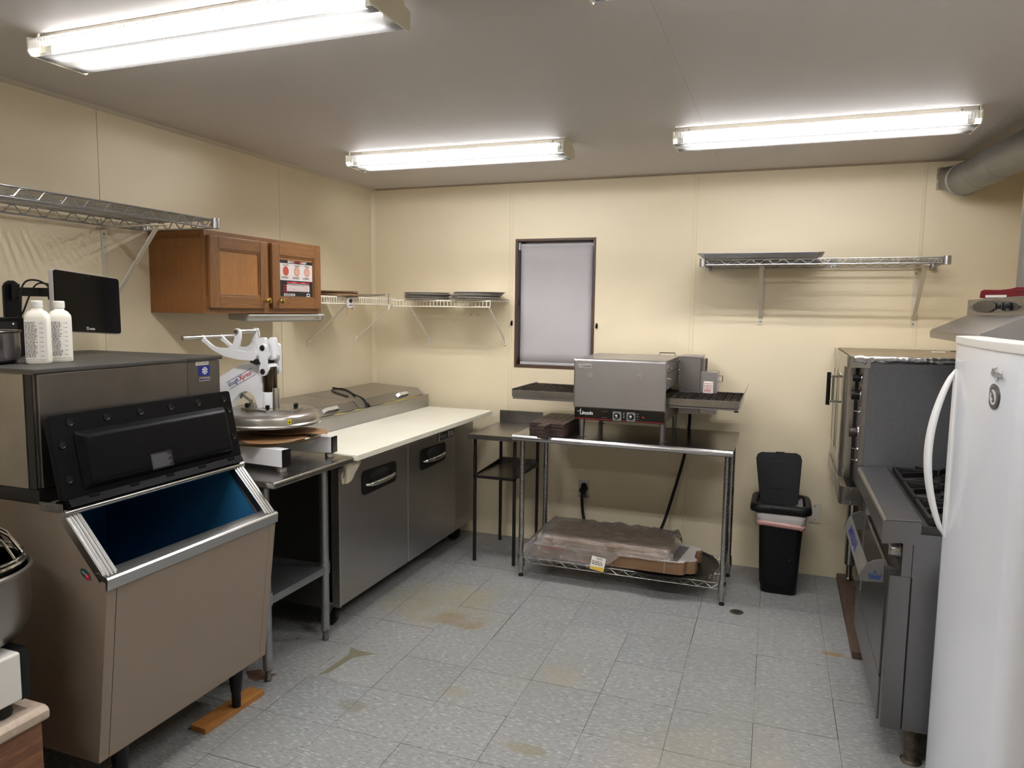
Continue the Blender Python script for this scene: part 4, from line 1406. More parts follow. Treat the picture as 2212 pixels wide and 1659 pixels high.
build(MB().tube(smooth_path([(.622, -2.01, 1.455), (.610, -2.005, 1.475), (.606, -2.0, 1.488), (.612, -1.998, 1.482)], 5), .0014, 5), 'split_pin', mat('brass_wire', '#9a8346', .3, 1.0), t)
cb = smooth_path([(.47, -1.965, 1.17), (.50, -1.99, 1.185), (.54, -2.005, 1.175), (.556, -2.005, 1.165), (.558, -2.0, 1.150)], 6)
build(MB().tube(cb, .006, 8), 'power_lead', mat('grey_lead', '#6f6c68', .45), t)
build(MB().lathe([(0, 1.1172), (.010, 1.1172), (.010, 1.135), (.0075, 1.137), (.0075, 1.15), (0, 1.15)], (.558, -2.0, 0), n=12), 'cable_gland', M_chrome_dull, t)

for o in t.children:
    if o.name.split('.')[0] in ('upper_platen', 'hot_sticker', 'bracket_plate', 'knob', 'stop_post', 'cable_gland'):
        o.location.z += .0185

# kraft paper left between the platens
M_kraft = mat('kraft_paper', '#8f6b45', .75, vary=(3, .6), color2='#77552f', bump=(30, .1))
def kraft(pts, z, amp, seed, lab):
    rd = random.Random(seed)
    c = Vector((sum(p[0] for p in pts) / len(pts), sum(p[1] for p in pts) / len(pts), z))
    mb = MB()
    n = len(pts)
    ph = rd.uniform(0, 6)
    def zz(x, y):
        return z + amp * (1 + .6 * math.sin(x * 37 + ph) + .4 * math.sin(y * 51 + ph * 2))
    rings = []
    for f in (1, .72, .4):
        rings.append([Vector((c.x + (x - c.x) * f, c.y + (y - c.y) * f, zz(c.x + (x - c.x) * f, c.y + (y - c.y) * f))) for x, y in pts])
    mb.ring_faces(rings, cap0=False, cap1=True)
    return single(mb, 'kraft_paper', M_kraft, lab, 'paper', 'kraft sheets between the platens', solid=.0006, fix=False, angle=15)
kraft([(.44, -2.06), (.54, -2.12), (.66, -2.20), (.74, -2.245), (.83, -2.20), (.872, -2.13), (.885, -2.05), (.86, -1.99), (.80, -1.93), (.70, -1.90), (.55, -1.92)], 1.0155, .0022, 2, 'lower brown paper sheet between the press platens, hanging past the edge')
kraft([(.50, -1.98), (.60, -2.06), (.76, -2.05), (.87, -1.985), (.925, -1.935), (.90, -1.895), (.86, -1.86), (.74, -1.82), (.58, -1.84)], 1.0235, .0045, 8, 'upper creased brown paper sheet between the press platens, nearest the prep table')

# ------------------------------------------------------------------ refrigerated prep table
t = thing('prep_table', 'two door refrigerated steel prep table along the panelled wall', 'refrigerator', (.45, -.94, 0))
PY0, PY1 = -1.790, -.085
M_body = steel('prep_body_steel', '#8b8883', .34, stretch=(1, 1, 40), amt=.25, sc=2)
M_door = steel('prep_door_steel', '#b0aeaa', .36, stretch=(1, 1, 40), amt=.2, sc=1.5, dirt='#908d88')
M_lids = steel('prep_lid_steel', '#b3b0aa', .33, stretch=(1, 40, 1), amt=.2, sc=2)
build(MB().box(.06, .805, PY0, PY1, .125, .845), 'cabinet', M_body, t, bevel=.004)
build(MB().box(.06, .84, PY0 + .003, PY1 - .003, .8455, .877), 'counter_frame', M_black_matte, t, smooth=False)
build(MB().box(.806, .822, PY0 + .045, PY1 - .03, .14, .835), 'door_gasket', M_rubber, t, smooth=False)
M_edge = mat('door_edge_steel', '#b4b2ae', .35, 1.0)
def door(y0, y1, hy0, hy1):
    d = build(MB().box(.8225, .861, y0, y1, .125, .823), 'door', M_door, t, bevel=.006, seg=3)
    hc, hz = (hy0 + hy1) / 2, .700
    w = hy1 - hy0
    sh = []
    for u_, v_ in rrect(w, .122, .028, 5):
        sh.append((hc + u_, hz + v_ * (1 - .12 * u_ / w)))
    pk = build(MB().prism(sh, 'yz', .8612, .867), 'handle_pocket', M_black_plastic, d, bevel=.003)
    pts = [(.866, hy0 + .03, hz - .012), (.882, hy0 + .055, hz - .012), (.893, hy0 + .10, hz - .010), (.897, hc, hz - .008), (.893, hy1 - .10, hz - .006), (.882, hy1 - .055, hz - .004), (.866, hy1 - .03, hz - .004)]
    sp = smooth_path(pts, 4)
    rr = [.006 + .009 * math.sin(PI * i / (len(sp) - 1)) for i in range(len(sp))]
    build(MB().tube(sp, rr, 12), 'handle', M_chrome, d)
    mb = MB().lathe([(0, .002), (w * .26, .0015), (w * .28, 0)], (.8668, hc, hz + .018), 'x', 24, ell=(1, .34))
    build(mb, 'pocket_recess', M_black_matte, d)
    return d
d1 = door(-1.745, -1.070, -1.548, -1.200)
d2 = door(-1.056, -.420, -.911, -.572)
build(MB().box(.8225, .8613, -1.0685, -1.0575, .13, .822), 'door_strip', M_edge, t, bevel=.002)
build(MB().box(.8225, .866, -1.762, -1.747, .125, .823), 'corner_strip', M_edge, t, bevel=.003)
cp = build(MB().box(.8055, .858, -.4175, PY1 - .03, .125, .838), 'compressor_cover', steel('compressor_cover_steel', '#a5a29c', .4, amt=.25, sc=2), t, bevel=.003)
mb = MB()
for r0 in range(24):
    for c0 in range(8):
        y, z = -.375 + c0 * .026, .20 + r0 * .013
        mb.box(.8582, .8586, y - .0045, y + .0045, z - .003, z + .003)
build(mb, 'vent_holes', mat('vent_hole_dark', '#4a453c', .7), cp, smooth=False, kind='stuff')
mb = MB()
for c0 in range(6):
    for r0 in range(3):
        y, z = -.33 + c0 * .026, .52 + r0 * .013
        mb.box(.8582, .8587, y - .0045, y + .0045, z - .003, z + .003)
build(mb, 'vent_holes', mat('vent_hole_lit', '#8f897b', .6), cp, smooth=False, kind='stuff')  # upper holes painted paler, light on them put into the colour
# badge across the top of the second door
bd = build(MB().prism([(-.682, .770), (-.440, .770), (-.428, .828), (-.664, .828)], 'yz', .8615, .8635), 'badge', mat('badge_black', '#121212', .3), t, bevel=.0008)
mb = MB()
for p, q in (((-.678, .773), (-.443, .773)), ((-.443, .773), (-.432, .825)), ((-.432, .825), (-.662, .825)), ((-.662, .825), (-.678, .773))):
    mb.bar((.8638, p[0], p[1]), (.8638, q[0], q[1]), .0016, .0005, up=(1, 0, 0))
build(mb, 'badge_border', M_white_print, bd, smooth=False)
text('Advant', 'badge_text', mat('silver_print', '#b9b9b5', .4), bd, (.8637, -.640, .798), (0, 1, 0), (0, 0, 1), .043, align='LEFT', shear=.12, squeeze=.72)
text('EDGE', 'badge_text', M_white_print, bd, (.8637, -.533, .798), (0, 1, 0), (0, 0, 1), .045, align='LEFT', bold=.02, squeeze=.70)
mb = MB()
for k in range(2):
    mb.bar((.8638, -.666 + k * .010, .776), (.8638, -.654 + k * .010, .822), .0035, .0005, up=(1, 0, 0))
build(mb, 'badge_stripe', M_white_print, bd, smooth=False)
# raised rail and two sloped lids behind the cutting board
mb = MB().box(.06, .497, PY0 + .002, PY1 - .002, .8775, .985)
build(mb, 'raised_rail', M_lids, t, bevel=.003)
ledge = build(MB().box(.452, .4985, PY0 + .001, PY1 - .001, .9853, .9915), 'ledge', M_lids, t, bevel=.0015)
for y0, y1 in ((-1.775, -.957), (-.950, -.118)):
    ld = build(MB().prism([(.062, .9918), (.062, 1.056), (.425, 1.038), (.432, 1.035), (.474, .9935), (.470, .9918)], 'xz', y0, y1), 'lid', M_lids, t, bevel=.003)
    hy = (-1.222 if y0 < -1 else -.392)
    c = Vector((.458, hy, 1.0125))
    nd = Vector((.041, 0, .042)).normalized()
    c = Vector((.4535, 0, 1.0142))
    P = [c + Vector((0, hy - .075, 0)) + nd * .001, c + Vector((0, hy - .055, 0)) + nd * .018, c + Vector((0, hy + .055, 0)) + nd * .018, c + Vector((0, hy + .075, 0)) + nd * .001]
    mb = MB()
    for k in range(3):
        mb.bar(P[k], P[k + 1], .004, .022, up=(-.041, 0, .042))
    build(mb, 'handle', mat('lid_handle_grey', '#cfcfca', .3, .5), ld, bevel=.001)
M_strip = mat('yellow_label_strip', '#c7b455', .5)
for y0, y1 in ((-1.23, -1.13), (-1.03, -.96), (-.68, -.60), (-.57, -.38), (-.34, -.24)):
    build(MB().box(.478, .4975, y0, y1, .9917, .9922), 'ledge_label', M_strip, t, smooth=False)
for x, y in ((.76, -1.70), (.76, -.22), (.14, -1.70), (.14, -.22)):
    mb = MB().lathe([(0, -.014), (.048, -.014), (.05, -.010), (.05, .010), (.048, .014), (0, .014)], (x, y, .0505), 'y', 28)
    cs_ = build(mb, 'caster', M_rubber, t)
    mb = MB().prism([(x - .012, .045), (x + .010, .045), (x + .040, .112), (x + .040, .1245), (x - .040, .1245), (x - .030, .112)], 'xz', y - .021, y - .017)
    mb.prism([(x - .012, .045), (x + .010, .045), (x + .040, .112), (x + .040, .1245), (x - .040, .1245), (x - .030, .112)], 'xz', y + .017, y + .021)
    mb.box(x - .045, x + .045, y - .03, y + .03, .119, .1245)
    build(mb, 'fork', M_chrome_dull, cs_, smooth=False)

M_board = mat('white_cutting_board', '#e4e1d2', .5, vary=(4, .4), color2='#d8d3bd', bump=(90, .05))
mb = MB().box(.4995, .995, -1.795, -.095, .8775, .905)
single(mb, 'cutting_board', M_board, 'long white cutting board along the front of the prep table', 'cutting board', base=(.74, -.94, .8775), bevel=.004)

# power cord lying on the lids, with its clip
t = thing('loose_cord', 'dark cord looped over the steel prep table lids', 'cord', (.25, -.75, 1.05))
def on_lid(x, y):
    z = 1.0565 - (x - .062) * .0496 if x < .43 else 1.0365 - (x - .43)
    return Vector((x, y, z + .0058))
lp = smooth_path([on_lid(.335, -.86), on_lid(.24, -.80), on_lid(.13, -.72), on_lid(.085, -.655), on_lid(.095, -.60), on_lid(.14, -.60), on_lid(.22, -.665), on_lid(.31, -.76), on_lid(.36, -.82)], 6)
build(MB().tube(lp, .0052, 8), 'cable', mat('grey_black_cable', '#2b2a28', .5), t)
lp = smooth_path([on_lid(.085, -.655) + Vector((0, 0, .011)), on_lid(.20, -.70) + Vector((0, 0, .011)), on_lid(.33, -.80) + Vector((0, 0, .009)), on_lid(.41, -.835), on_lid(.44, -.845), on_lid(.462, -.852)], 6)
build(MB().tube(lp, .0045, 8), 'cable', M_rubber, t)
mb = MB().bar((.462, -.852, 1.010), (.484, -.862, .994), .020, .016)
build(mb, 'plug', M_black_plastic, t, bevel=.003)

# rag hanging at the near end of the prep table
M_rag = mat('cotton_rag', '#d2c8b2', .9, vary=(60, .35), color2='#b8ab92', bump=(260, .35))
mb = MB()
rings = []
prof_ = [(.905, .035, -.012, .0), (.893, .044, .000, .0), (.878, .050, .004, .0), (.858, .047, .0, -.004), (.838, .040, -.004, -.014), (.818, .034, -.006, -.024), (.802, .030, -.004, -.034), (.792, .020, -.002, -.042)]
for z, rr, dx, dy in prof_:
    ring = []
    for k in range(36):
        a = 2 * PI * k / 36
        f = 1 + .16 * math.sin(5 * a + z * 60) + .09 * math.sin(9 * a - z * 90)
        ring.append(Vector((.925 + dx + .62 * rr * f * math.cos(a), -1.745 + dy + 1.15 * rr * f * math.sin(a), z - .028)))
    rings.append(ring)
mb.ring_faces(rings)
single(mb, 'cleaning_rag', M_rag, 'crumpled off-white rag hanging at the near corner of the cutting board', 'cloth', base=(.925, -1.75, .77), angle=70)

# ------------------------------------------------------------------ small steel stand in the corner
t = thing('side_stand', 'narrow steel topped stand on thin black legs between prep table and oven table', 'table', (1.19, -.34, 0))
SX0, SX1, SY0, SY1 = 1.040, 1.350, -.625, -.062
M_iron = mat('black_angle_iron', '#161514', .45, .3, vary=(30, .3), color2='#2c2723')
M_stop = steel('stand_top_steel', '#9c978e', .3, stretch=(40, 1, 1), amt=.5, sc=5)
mb = MB().box(SX0, SX1, SY0, SY1, .822, .828)
mb.box(SX0, SX0 + .004, SY0 + .0045, SY1, .798, .8215).box(SX1 - .004, SX1, SY0 + .0045, SY1, .798, .8215).box(SX0, SX1, SY0, SY0 + .004, .798, .8215)
build(mb, 'top', M_stop, t, bevel=.0012)
build(MB().box(SX0, SX1, SY1 - .014, SY1, .8285, .910), 'backsplash', M_stop, t, bevel=.003)
for x in (1.063, 1.329):
    for y in (-.553, -.104):
        build(MB().box(x - .009, x + .009, y - .009, y + .009, 0, .8215), 'leg', M_iron, t, bevel=.002)
mb = MB().box(1.055, 1.337, -.545, -.10, .548, .552)
mb.box(1.055, 1.337, -.104, -.100, .5525, .590)
sf = build(mb, 'shelf', steel('stand_shelf_steel', '#8b877f', .28, stretch=(40, 1, 1)), t, smooth=False)
mb = MB().box(1.054, 1.338, -.562, -.546, .540, .556)
mb.prism([(-.545, .5525), (-.545, .556), (-.105, .578), (-.105, .5525)], 'yz', 1.054, 1.058)
mb.prism([(-.545, .5525), (-.545, .556), (-.105, .578), (-.105, .5525)], 'yz', 1.334, 1.338)
build(mb, 'shelf_rail', M_iron, t, smooth=False)

# ------------------------------------------------------------------ oven table with chrome posts and a wire undershelf
t = thing('oven_table', 'steel table on ringed chrome posts carrying the conveyor oven', 'table', (2.01, -.46, 0))
TX0, TX1, TY0, TY1 = 1.398, 2.625, -.770, -.135
M_otop = steel('oven_table_steel', '#8f8b84', .2, stretch=(40, 1, 1), amt=.3, sc=4)
build(MB().box(TX0, TX1, TY0, TY1, .850, .875), 'table_top', M_otop, t, bevel=.002)
build(MB().cyl((TX0 - .002, TY0 - .004, .858), (TX1 + .002, TY0 - .004, .858), .0185, n=24), 'rolled_edge', steel('rolled_edge_steel', '#c9c7c3', .2, stretch=(40, 1, 1), amt=.15), t)
for x in (1.428, 2.597):
    for y in (-.692, -.228):
        lg = build(MB().cyl((x, y, .022), (x, y, .8495), .0155, n=18), 'post', M_chrome_dull, t)
        mb = MB()
        for k in range(30):
            z = .145 + k * .0254 * .92
            mb.lathe([(.0152, z - .0014), (.0162, z - .0007), (.0162, z + .0007), (.0152, z + .0014)], (x, y, 0), n=14)
        build(mb, 'groove_rings', M_screw, lg, kind='stuff')
        build(MB().lathe([(0, 0), (.014, 0), (.0155, .008), (.011, .012), (.011, .022), (0, .022)], (x, y, 0), n=14), 'foot', M_rubber, lg)
        build(MB().lathe([(.0157, .062), (.0215, .062), (.0225, .066), (.0205, .128), (.0195, .131), (.0157, .131)], (x, y, 0), n=18), 'collar', M_chrome_dull, t)
mb = MB()
for k in range(1, 46):
    x = 1.44 + k * (2.585 - 1.44) / 46
    mb.tube([(x, -.690, .121), (x, -.230, .121)], .0020, 5)
for y in (-.54, -.38):
    mb.tube([(1.44, y, .1165), (2.585, y, .1165)], .003, 6)
build(mb, 'wire_deck', M_chrome_dull, t, kind='stuff')
def truss(nm, p, q, zt, zb, r, wave):
    p, q = Vector(p), Vector(q)
    d = q - p
    mb = MB()
    for z in (zt, zb):
        mb.tube([p + Vector((0, 0, z)), q + Vector((0, 0, z))], r, 8)
    nw = max(2, round(d.length / wave))
    pts = [p + d * (i / (nw * 2)) + Vector((0, 0, zt - r if i % 2 == 0 else zb + r)) for i in range(nw * 2 + 1)]
    mb.tube(pts, r * .7, 6)
    build(mb, nm, M_chrome_dull, t)
truss('front_truss', (1.447, -.694, 0), (2.578, -.694, 0), .121, .088, .0032, .078)
truss('back_truss', (1.447, -.226, 0), (2.578, -.226, 0), .121, .088, .0032, .078)
truss('end_truss', (1.428, -.672, 0), (1.428, -.248, 0), .121, .088, .0032, .078)
truss('end_truss', (2.597, -.672, 0), (2.597, -.248, 0), .121, .088, .0032, .078)

# ------------------------------------------------------------------ conveyor oven
t = thing('conveyor_oven', 'countertop steel conveyor oven with black control strip and a belt out of both ends', 'oven', (2.0, -.41, .8752))
OXA, OXB, OYA, OYB = 1.738, 2.257, -.700, -.115
M_ov = steel('oven_front_steel', '#b6b4b1', .36, stretch=(1, 1, 40), amt=.15, sc=2, dirt='#96938f')
M_ov2 = steel('oven_side_steel', '#a19e9a', .36, amt=.25, sc=2)
M_blk = mat('oven_black_panel', '#0a0a0b', .18)
build(MB().box(OXA + .004, OXB - .004, OYA + .020, OYB, 1.205, 1.325), 'upper_body', M_ov2, t, bevel=.002)
build(MB().box(OXA + .004, OXB - .004, OYA + .020, OYB, .978, 1.075), 'lower_body', M_ov2, t, bevel=.002)
build(MB().box(OXA + .05, OXB - .05, OYB - .06, OYB - .001, 1.076, 1.204), 'back_body', M_black_matte, t, smooth=False)
build(MB().box(OXA + .05, OXB - .05, OYA + .021, OYA + .06, 1.076, 1.204), 'inner_front', M_black_matte, t, smooth=False)
fp = build(MB().prism([(OYA, 1.050), (OYA, 1.312), (OYA + .006, 1.322), (OYA + .018, 1.327), (OYB, 1.327), (OYB, 1.3255), (OYA + .0195, 1.3255), (OYA + .0195, 1.050)], 'yz', OXA, OXB), 'front_hood', M_ov, t, bevel=.001)
for x in (OXA, OXB - .003):
    mb = MB().prism([(OYA - .002, 1.046), (OYA - .002, 1.314), (OYA + .005, 1.325), (OYA + .020, 1.330), (OYA + .020, 1.322), (OYA + .012, 1.317), (OYA + .008, 1.310), (OYA + .008, 1.046)], 'yz', x - .0015, x + .0045)
    build(mb, 'edge_trim', M_chrome_dull, t, smooth=False)
for x in (1.832, 2.108):
    build(MB().lathe([(0, OYA - .0015), (.0155, OYA - .0012), (.0165, OYA - .0002)], (x, 0, 1.231), 'y', 24), 'vent_button', mat('button_grey', '#8c887c', .5), fp)
lg = build(MB().box(1.762, 1.838, OYA - .0018, OYA - .0002, 1.273, 1.297), 'name_plate', mat('plate_silver', '#cfcfcf', .25, .5), fp, bevel=.0005)
def swoosh(par, x, z, s, m, y):
    mb = MB()
    pts = [(0, 0, .3), (.25, -.12, .8), (.55, -.05, 1), (.8, .18, .8), (.95, .42, .35)]
    P = [(x + a * s, y, z + b * s) for a, b, c in pts]
    for k in range(4):
        mb.bar(P[k], P[k + 1], .0004, .10 * s * pts[k][2] + .0004, up=(0, 0, 1))
    mb.bar((x + .70 * s, y, z + .42 * s), (x + .98 * s, y, z + .40 * s), .0004, .08 * s)
    return build(mb, 'logo_mark', m, par, smooth=False)
text('Lincoln', 'plate_text', M_black_print, lg, (1.810, OYA - .0019, 1.284), (1, 0, 0), (0, 0, 1), .0155, shear=.15, bold=.015)
swoosh(lg, 1.767, 1.287, .018, M_black_print, OYA - .0021)
pn = build(MB().box(OXA + .004, OXB - .002, OYA + .004, OYA + .0195, .978, 1.0455), 'control_panel', M_blk, t, bevel=.002)
PYF = OYA + .0036
text('Lincoln', 'panel_text', M_white_print, pn, (1.812, PYF, 1.016), (1, 0, 0), (0, 0, 1), .029, shear=.12, bold=.02, squeeze=.92)
swoosh(pn, 1.757, 1.026, .026, M_white_print, PYF - .0003)
build(MB().box(OXA + .006, OXB - .006, PYF - .0006, PYF, .983, .9855), 'red_line', M_red_print, pn, smooth=False)
for x in (1.990, 2.069):
    ps = build(MB().prism(rrect(.050, .052, .006, 3, x, 1.008), 'xz', PYF - .0022, PYF - .0002), 'dial_plate', mat('dial_grey', '#77777a', .4), pn, bevel=.0006)
    mb = MB().lathe([(0, PYF - .018), (.0095, PYF - .018), (.0105, PYF - .016), (.0105, PYF - .006), (.0175, PYF - .004), (.0175, PYF - .0024)], (x, 0, 1.009), 'y', 24)
    build(mb, 'dial', M_black_plastic, ps)
    build(MB().lathe([(0, PYF - .0195), (.008, PYF - .019), (.009, PYF - .0182)], (x, 0, 1.009), 'y', 20), 'dial_cap', M_chrome, ps)
mb = print_lines((1.900, PYF, 1.030), (1, 0, 0), (0, 0, 1), .04, 1, .0035, seed=5)
for q in (print_lines((2.024, PYF, 1.028), (1, 0, 0), (0, 0, 1), .012, 6, .006, seed=6), print_lines((2.100, PYF, 1.024), (1, 0, 0), (0, 0, 1), .02, 3, .014, fill=.25, seed=7), print_lines((1.902, PYF, .994), (1, 0, 0), (0, 0, 1), .04, 1, .0035, seed=8)):
    mb._add(q.v, q.f)
build(mb, 'panel_print', mat('dim_print', '#77777a', .5), pn, smooth=False, fix=False)
build(MB().box(1.915, 1.928, PYF - .004, PYF, 1.003, 1.022), 'power_switch', M_black_plastic, pn, bevel=.001)
build(MB().box(2.131, 2.143, PYF - .001, PYF, 1.006, 1.013), 'red_display', mat('display_red', '#7c1f18', .3, emit=('#c02818', .25)), pn, smooth=False)
# end wall plates above the belt, with latches
SX = OXB - .004
build(MB().prism([(OYA + .03, 1.165), (OYB - .10, 1.165), (OYB - .10, 1.300), (OYA + .03, 1.300)], 'yz', SX + .0003, SX + .004), 'end_plate', M_ov2, t, bevel=.001)
build(MB().box(SX + .0042, SX + .0055, OYA + .03, OYB - .09, 1.2545, 1.2565), 'plate_seam', M_black_matte, t, smooth=False)
for y, z in ((-.62, 1.285), (-.64, 1.225), (-.22, 1.248), (-.20, 1.300)):
    build(MB().cyl((SX + .004, y, z), (SX + .022, y, z), .006, n=12), 'latch', M_chrome, t, bevel=.001)
# belt frame
BYA, BYB = -.622, -.150
M_bf = steel('belt_frame_steel', '#a39e92', .32, stretch=(40, 1, 1), amt=.4)
for x0, x1 in ((1.335, OXA + .04), (OXB - .04, 2.640)):
    for y0, y1 in ((BYA - .004, BYA + .004), (BYB - .004, BYB + .004)):
        build(MB().box(x0, x1, y0, y1, 1.078, 1.117), 'belt_rail', M_bf, t, bevel=.001)
    build(MB().box(x0 + .002, x1 - .002, BYA + .005, BYB - .005, 1.078, 1.084), 'belt_pan', M_ov2, t, smooth=False)
build(MB().box(1.337, OXA - .002, BYA - .003, BYA + .012, 1.064, 1.0775), 'crumb_tray', M_ov2, t, smooth=False)
build(MB().box(OXB + .010, 2.636, BYA - .003, BYA + .03, 1.066, 1.074), 'crumb_tray', M_ov2, t, smooth=False)
build(MB().box(1.330, 1.3345, BYA - .003, BYB + .003, 1.078, 1.125), 'end_stop', M_ov2, t, bevel=.001)
mb = MB().prism([(2.6405, 1.075), (2.6405, 1.105), (2.668, 1.180), (2.671, 1.179), (2.6440, 1.104), (2.6440, 1.075)], 'xz', BYA - .003, BYB + .003)
build(mb, 'exit_stop', M_ov, t, smooth=False)
build(MB().box(2.615, 2.638, BYA - .006, BYA + .006, 1.058, 1.0655).box(OXA - .018, OXA - .003, BYA - .006, BYA + .004, 1.056, 1.0635), 'tray_foot', M_black_plastic, t, smooth=False)
for x in (1.60, 1.632, 2.300, 2.325):
    build(MB().lathe([(0, BYA - .008), (.004, BYA - .0075), (.005, BYA - .0042)], (x, 0, 1.104), 'y', 10), 'rivet', M_chrome, t)
M_belt = mat('sooty_wire_belt', '#41382f', .38, .85, vary=(14, .8), color2='#1c1814')
mb = MB()
for x0, x1 in ((1.342, OXA + .06), (OXB - .06, 2.634)):
    n = int((x1 - x0) / .0125)
    for k in range(n + 1):
        x = x0 + k * (x1 - x0) / n
        nz = 22
        pts = []
        for j in range(nz * 2 + 1):
            y = BYA + .008 + (BYB - BYA - .016) * j / (nz * 2)
            pts.append((x + (.0062 if (j // 1) % 2 else -.0062), y, 1.1145 + .002 * math.sin(j * 1.57 + k)))
        mb.tube(pts, .0013, 4)
build(mb, 'wire_belt', M_belt, t, kind='stuff')
# legs
for x, y in ((1.782, -.672), (2.241, -.668), (2.236, -.145), (1.768, -.150)):
    build(MB().lathe([(0, .8757), (.014, .8757), (.0145, .885), (.0185, .9775), (0, .9775)], (x, y, 0), n=20), 'leg', M_ov2, t)
    mb = MB()
    for k in range(3):
        a = k * 2 * PI / 3 + .4
        mb.bar((x, y, .8772), (x + .028 * math.cos(a), y + .028 * math.sin(a), .8772), .010, .003)
    build(mb, 'foot_flange', M_screw, t, smooth=False)
# motor boxes at the far end
bx1 = build(MB().box(2.272, 2.393, -.262, -.055, .985, 1.325), 'motor_box', M_ov2, t, bevel=.002)
build(MB().box(2.268, 2.398, -.266, -.053, 1.3252, 1.334), 'motor_box_lid', M_ov, t, bevel=.0015)
bx2 = build(MB().box(2.3935, 2.490, -.245, -.06, .99, 1.240), 'control_box', M_ov, t, bevel=.002)
build(MB().box(2.3935, 2.412, -.215, -.075, 1.2405, 1.315), 'vent_plate', M_ov2, t, bevel=.001)
build(MB().box(2.4122, 2.416, -.16, -.08, 1.245, 1.312), 'vent_louvre', M_black_matte, t, smooth=False)
build(MB().tube([(2.490, -.235, 1.222), (2.516, -.235, 1.222), (2.520, -.235, 1.218), (2.520, -.235, 1.190), (2.516, -.235, 1.186), (2.490, -.235, 1.186)], .003, 8), 'pull_handle', M_screw, bx2)
wn = build(MB().box(2.412, 2.468, -.2462, -.2452, 1.115, 1.186), 'warning_sticker', M_paper, bx2, smooth=False)
text('WARNING', 'warning_text', M_red_print, wn, (2.440, -.2464, 1.158), (1, 0, 0), (0, 0, 1), .010, bold=.01)
mb = MB()
for a, b in (((2.417, 1.146), (2.417, 1.182)), ((2.463, 1.146), (2.463, 1.182)), ((2.420, 1.172), (2.460, 1.172)), ((2.420, 1.148), (2.460, 1.148))):
    mb.bar((a[0], -.2465, a[1]), (b[0], -.2465, b[1]), .0004, .0022)
build(mb, 'warning_frame', M_red_print, wn, smooth=False)
build(print_lines((2.418, -.2463, 1.138), (1, 0, 0), (0, 0, 1), .044, 4, .0058, seed=22), 'warning_print', M_red_print, wn, smooth=False, fix=False)
for x in (2.312, 2.350):
    build(MB().lathe([(0, -.267), (.005, -.266), (.006, -.2622)], (x, 0, 1.136), 'y', 10), 'rivet', M_chrome, t)
build(MB().tube([(2.13, -.14, 1.328), (2.13, -.14, 1.342), (2.225, -.14, 1.342), (2.225, -.14, 1.328)], .003, 6), 'lift_handle', M_black_plastic, t)

# stacked wooden serving boards
M_dark = wood('dark_stained_board', '#4b3730', '#332420', 'y', .5, scale=5, amt=.7)
M_dark_edge = mat('board_groove', '#1f1512', .7)
def serving_board(lab):
    t = thing('serving_board', lab, 'board', (0, 0, 0), group='stack of dark paddle boards')
    mb = MB()
    h = .0092
    pl = [(-.105, -.20), (-.030, -.20), (-.026, -.205), (-.024, -.30), (-.020, -.308), (.020, -.308), (.024, -.30), (.026, -.205), (.030, -.20), (.105, -.20), (.105, .22), (-.105, .22)]
    build(MB().prism(pl, 'xy', 0, h), 'blade', M_dark, t, bevel=.0018)
    mb = MB()
    for k in range(4):
        x = -.063 + k * .042
        mb.box(x - .0018, x + .0018, -.198, .218, h + .0001, h + .0005)
    mb.prism(rrect(.020, .007, .003, 3, 0, -.288), 'xy', h + .0001, h + .0005)
    build(mb, 'grooves', M_dark_edge, t, smooth=False, kind='stuff')
    return t
bs = None
for k in range(7):
    lab = ['lowest', 'second lowest', 'third lowest', 'middle', 'third highest', 'second highest', 'topmost'][k] + ' dark paddle board in the stack under the oven belt'
    loc = (1.592 + xs.uniform(-.002, .002), -.545 + xs.uniform(-.004, .004), .8757 + .0107 * k)
    if bs is None:
        bs = serving_board(lab)
        bs.location = loc
    else:
        dup(bs, loc, R(xs.uniform(-.6, .6)), lab)

# ------------------------------------------------------------------ outlet, plug and cord under the oven table
t = thing('wall_outlet', 'steel wall outlet plate under the oven table with a black plug in it', 'outlet', (1.628, 0, .395))
build(MB().box(1.592, 1.664, -.006, 0, .336, .455), 'cover_plate', M_chrome_dull, t, bevel=.002)
build(MB().lathe([(0, -.010), (.018, -.0095), (.021, -.006)], (1.630, 0, .418), 'y', 20), 'socket', M_black_plastic, t)
t = thing('oven_power_cord', 'thick black power cord of the conveyor oven with its round plug', 'cord', (1.63, -.03, .39))
build(MB().lathe([(0, -.058), (.015, -.056), (.022, -.046), (.024, -.025), (.021, -.0105)], (1.630, 0, .396), 'y', 20), 'plug', M_rubber, t)
build(MB().tube(smooth_path([(1.630, -.045, .385), (1.630, -.05, .33), (1.637, -.05, .25), (1.655, -.055, .17), (1.69, -.08, .06), (1.80, -.10, .012), (1.95, -.10, .012), (2.08, -.09, .05), (2.165, -.07, .20), (2.228, -.065, .416), (2.292, -.065, .68), (2.318, -.075, .88), (2.325, -.12, .984)], 6), .0098, 10), 'cable', M_rubber, t)
t = thing('blank_cover', 'cream blank wall plate beside the trash can', 'cover plate', (3.08, 0, .39))
build(MB().box(3.046, 3.109, -.006, 0, .33, .45), 'plate', mat('ivory_plate', '#d9d1c2', .45), t, bevel=.002)
for z in (.432, .348):
    build(MB().lathe([(0, -.008), (.003, -.0075), (.0035, -.006)], (3.077, 0, z), 'y', 8), 'screw', M_screw, t)

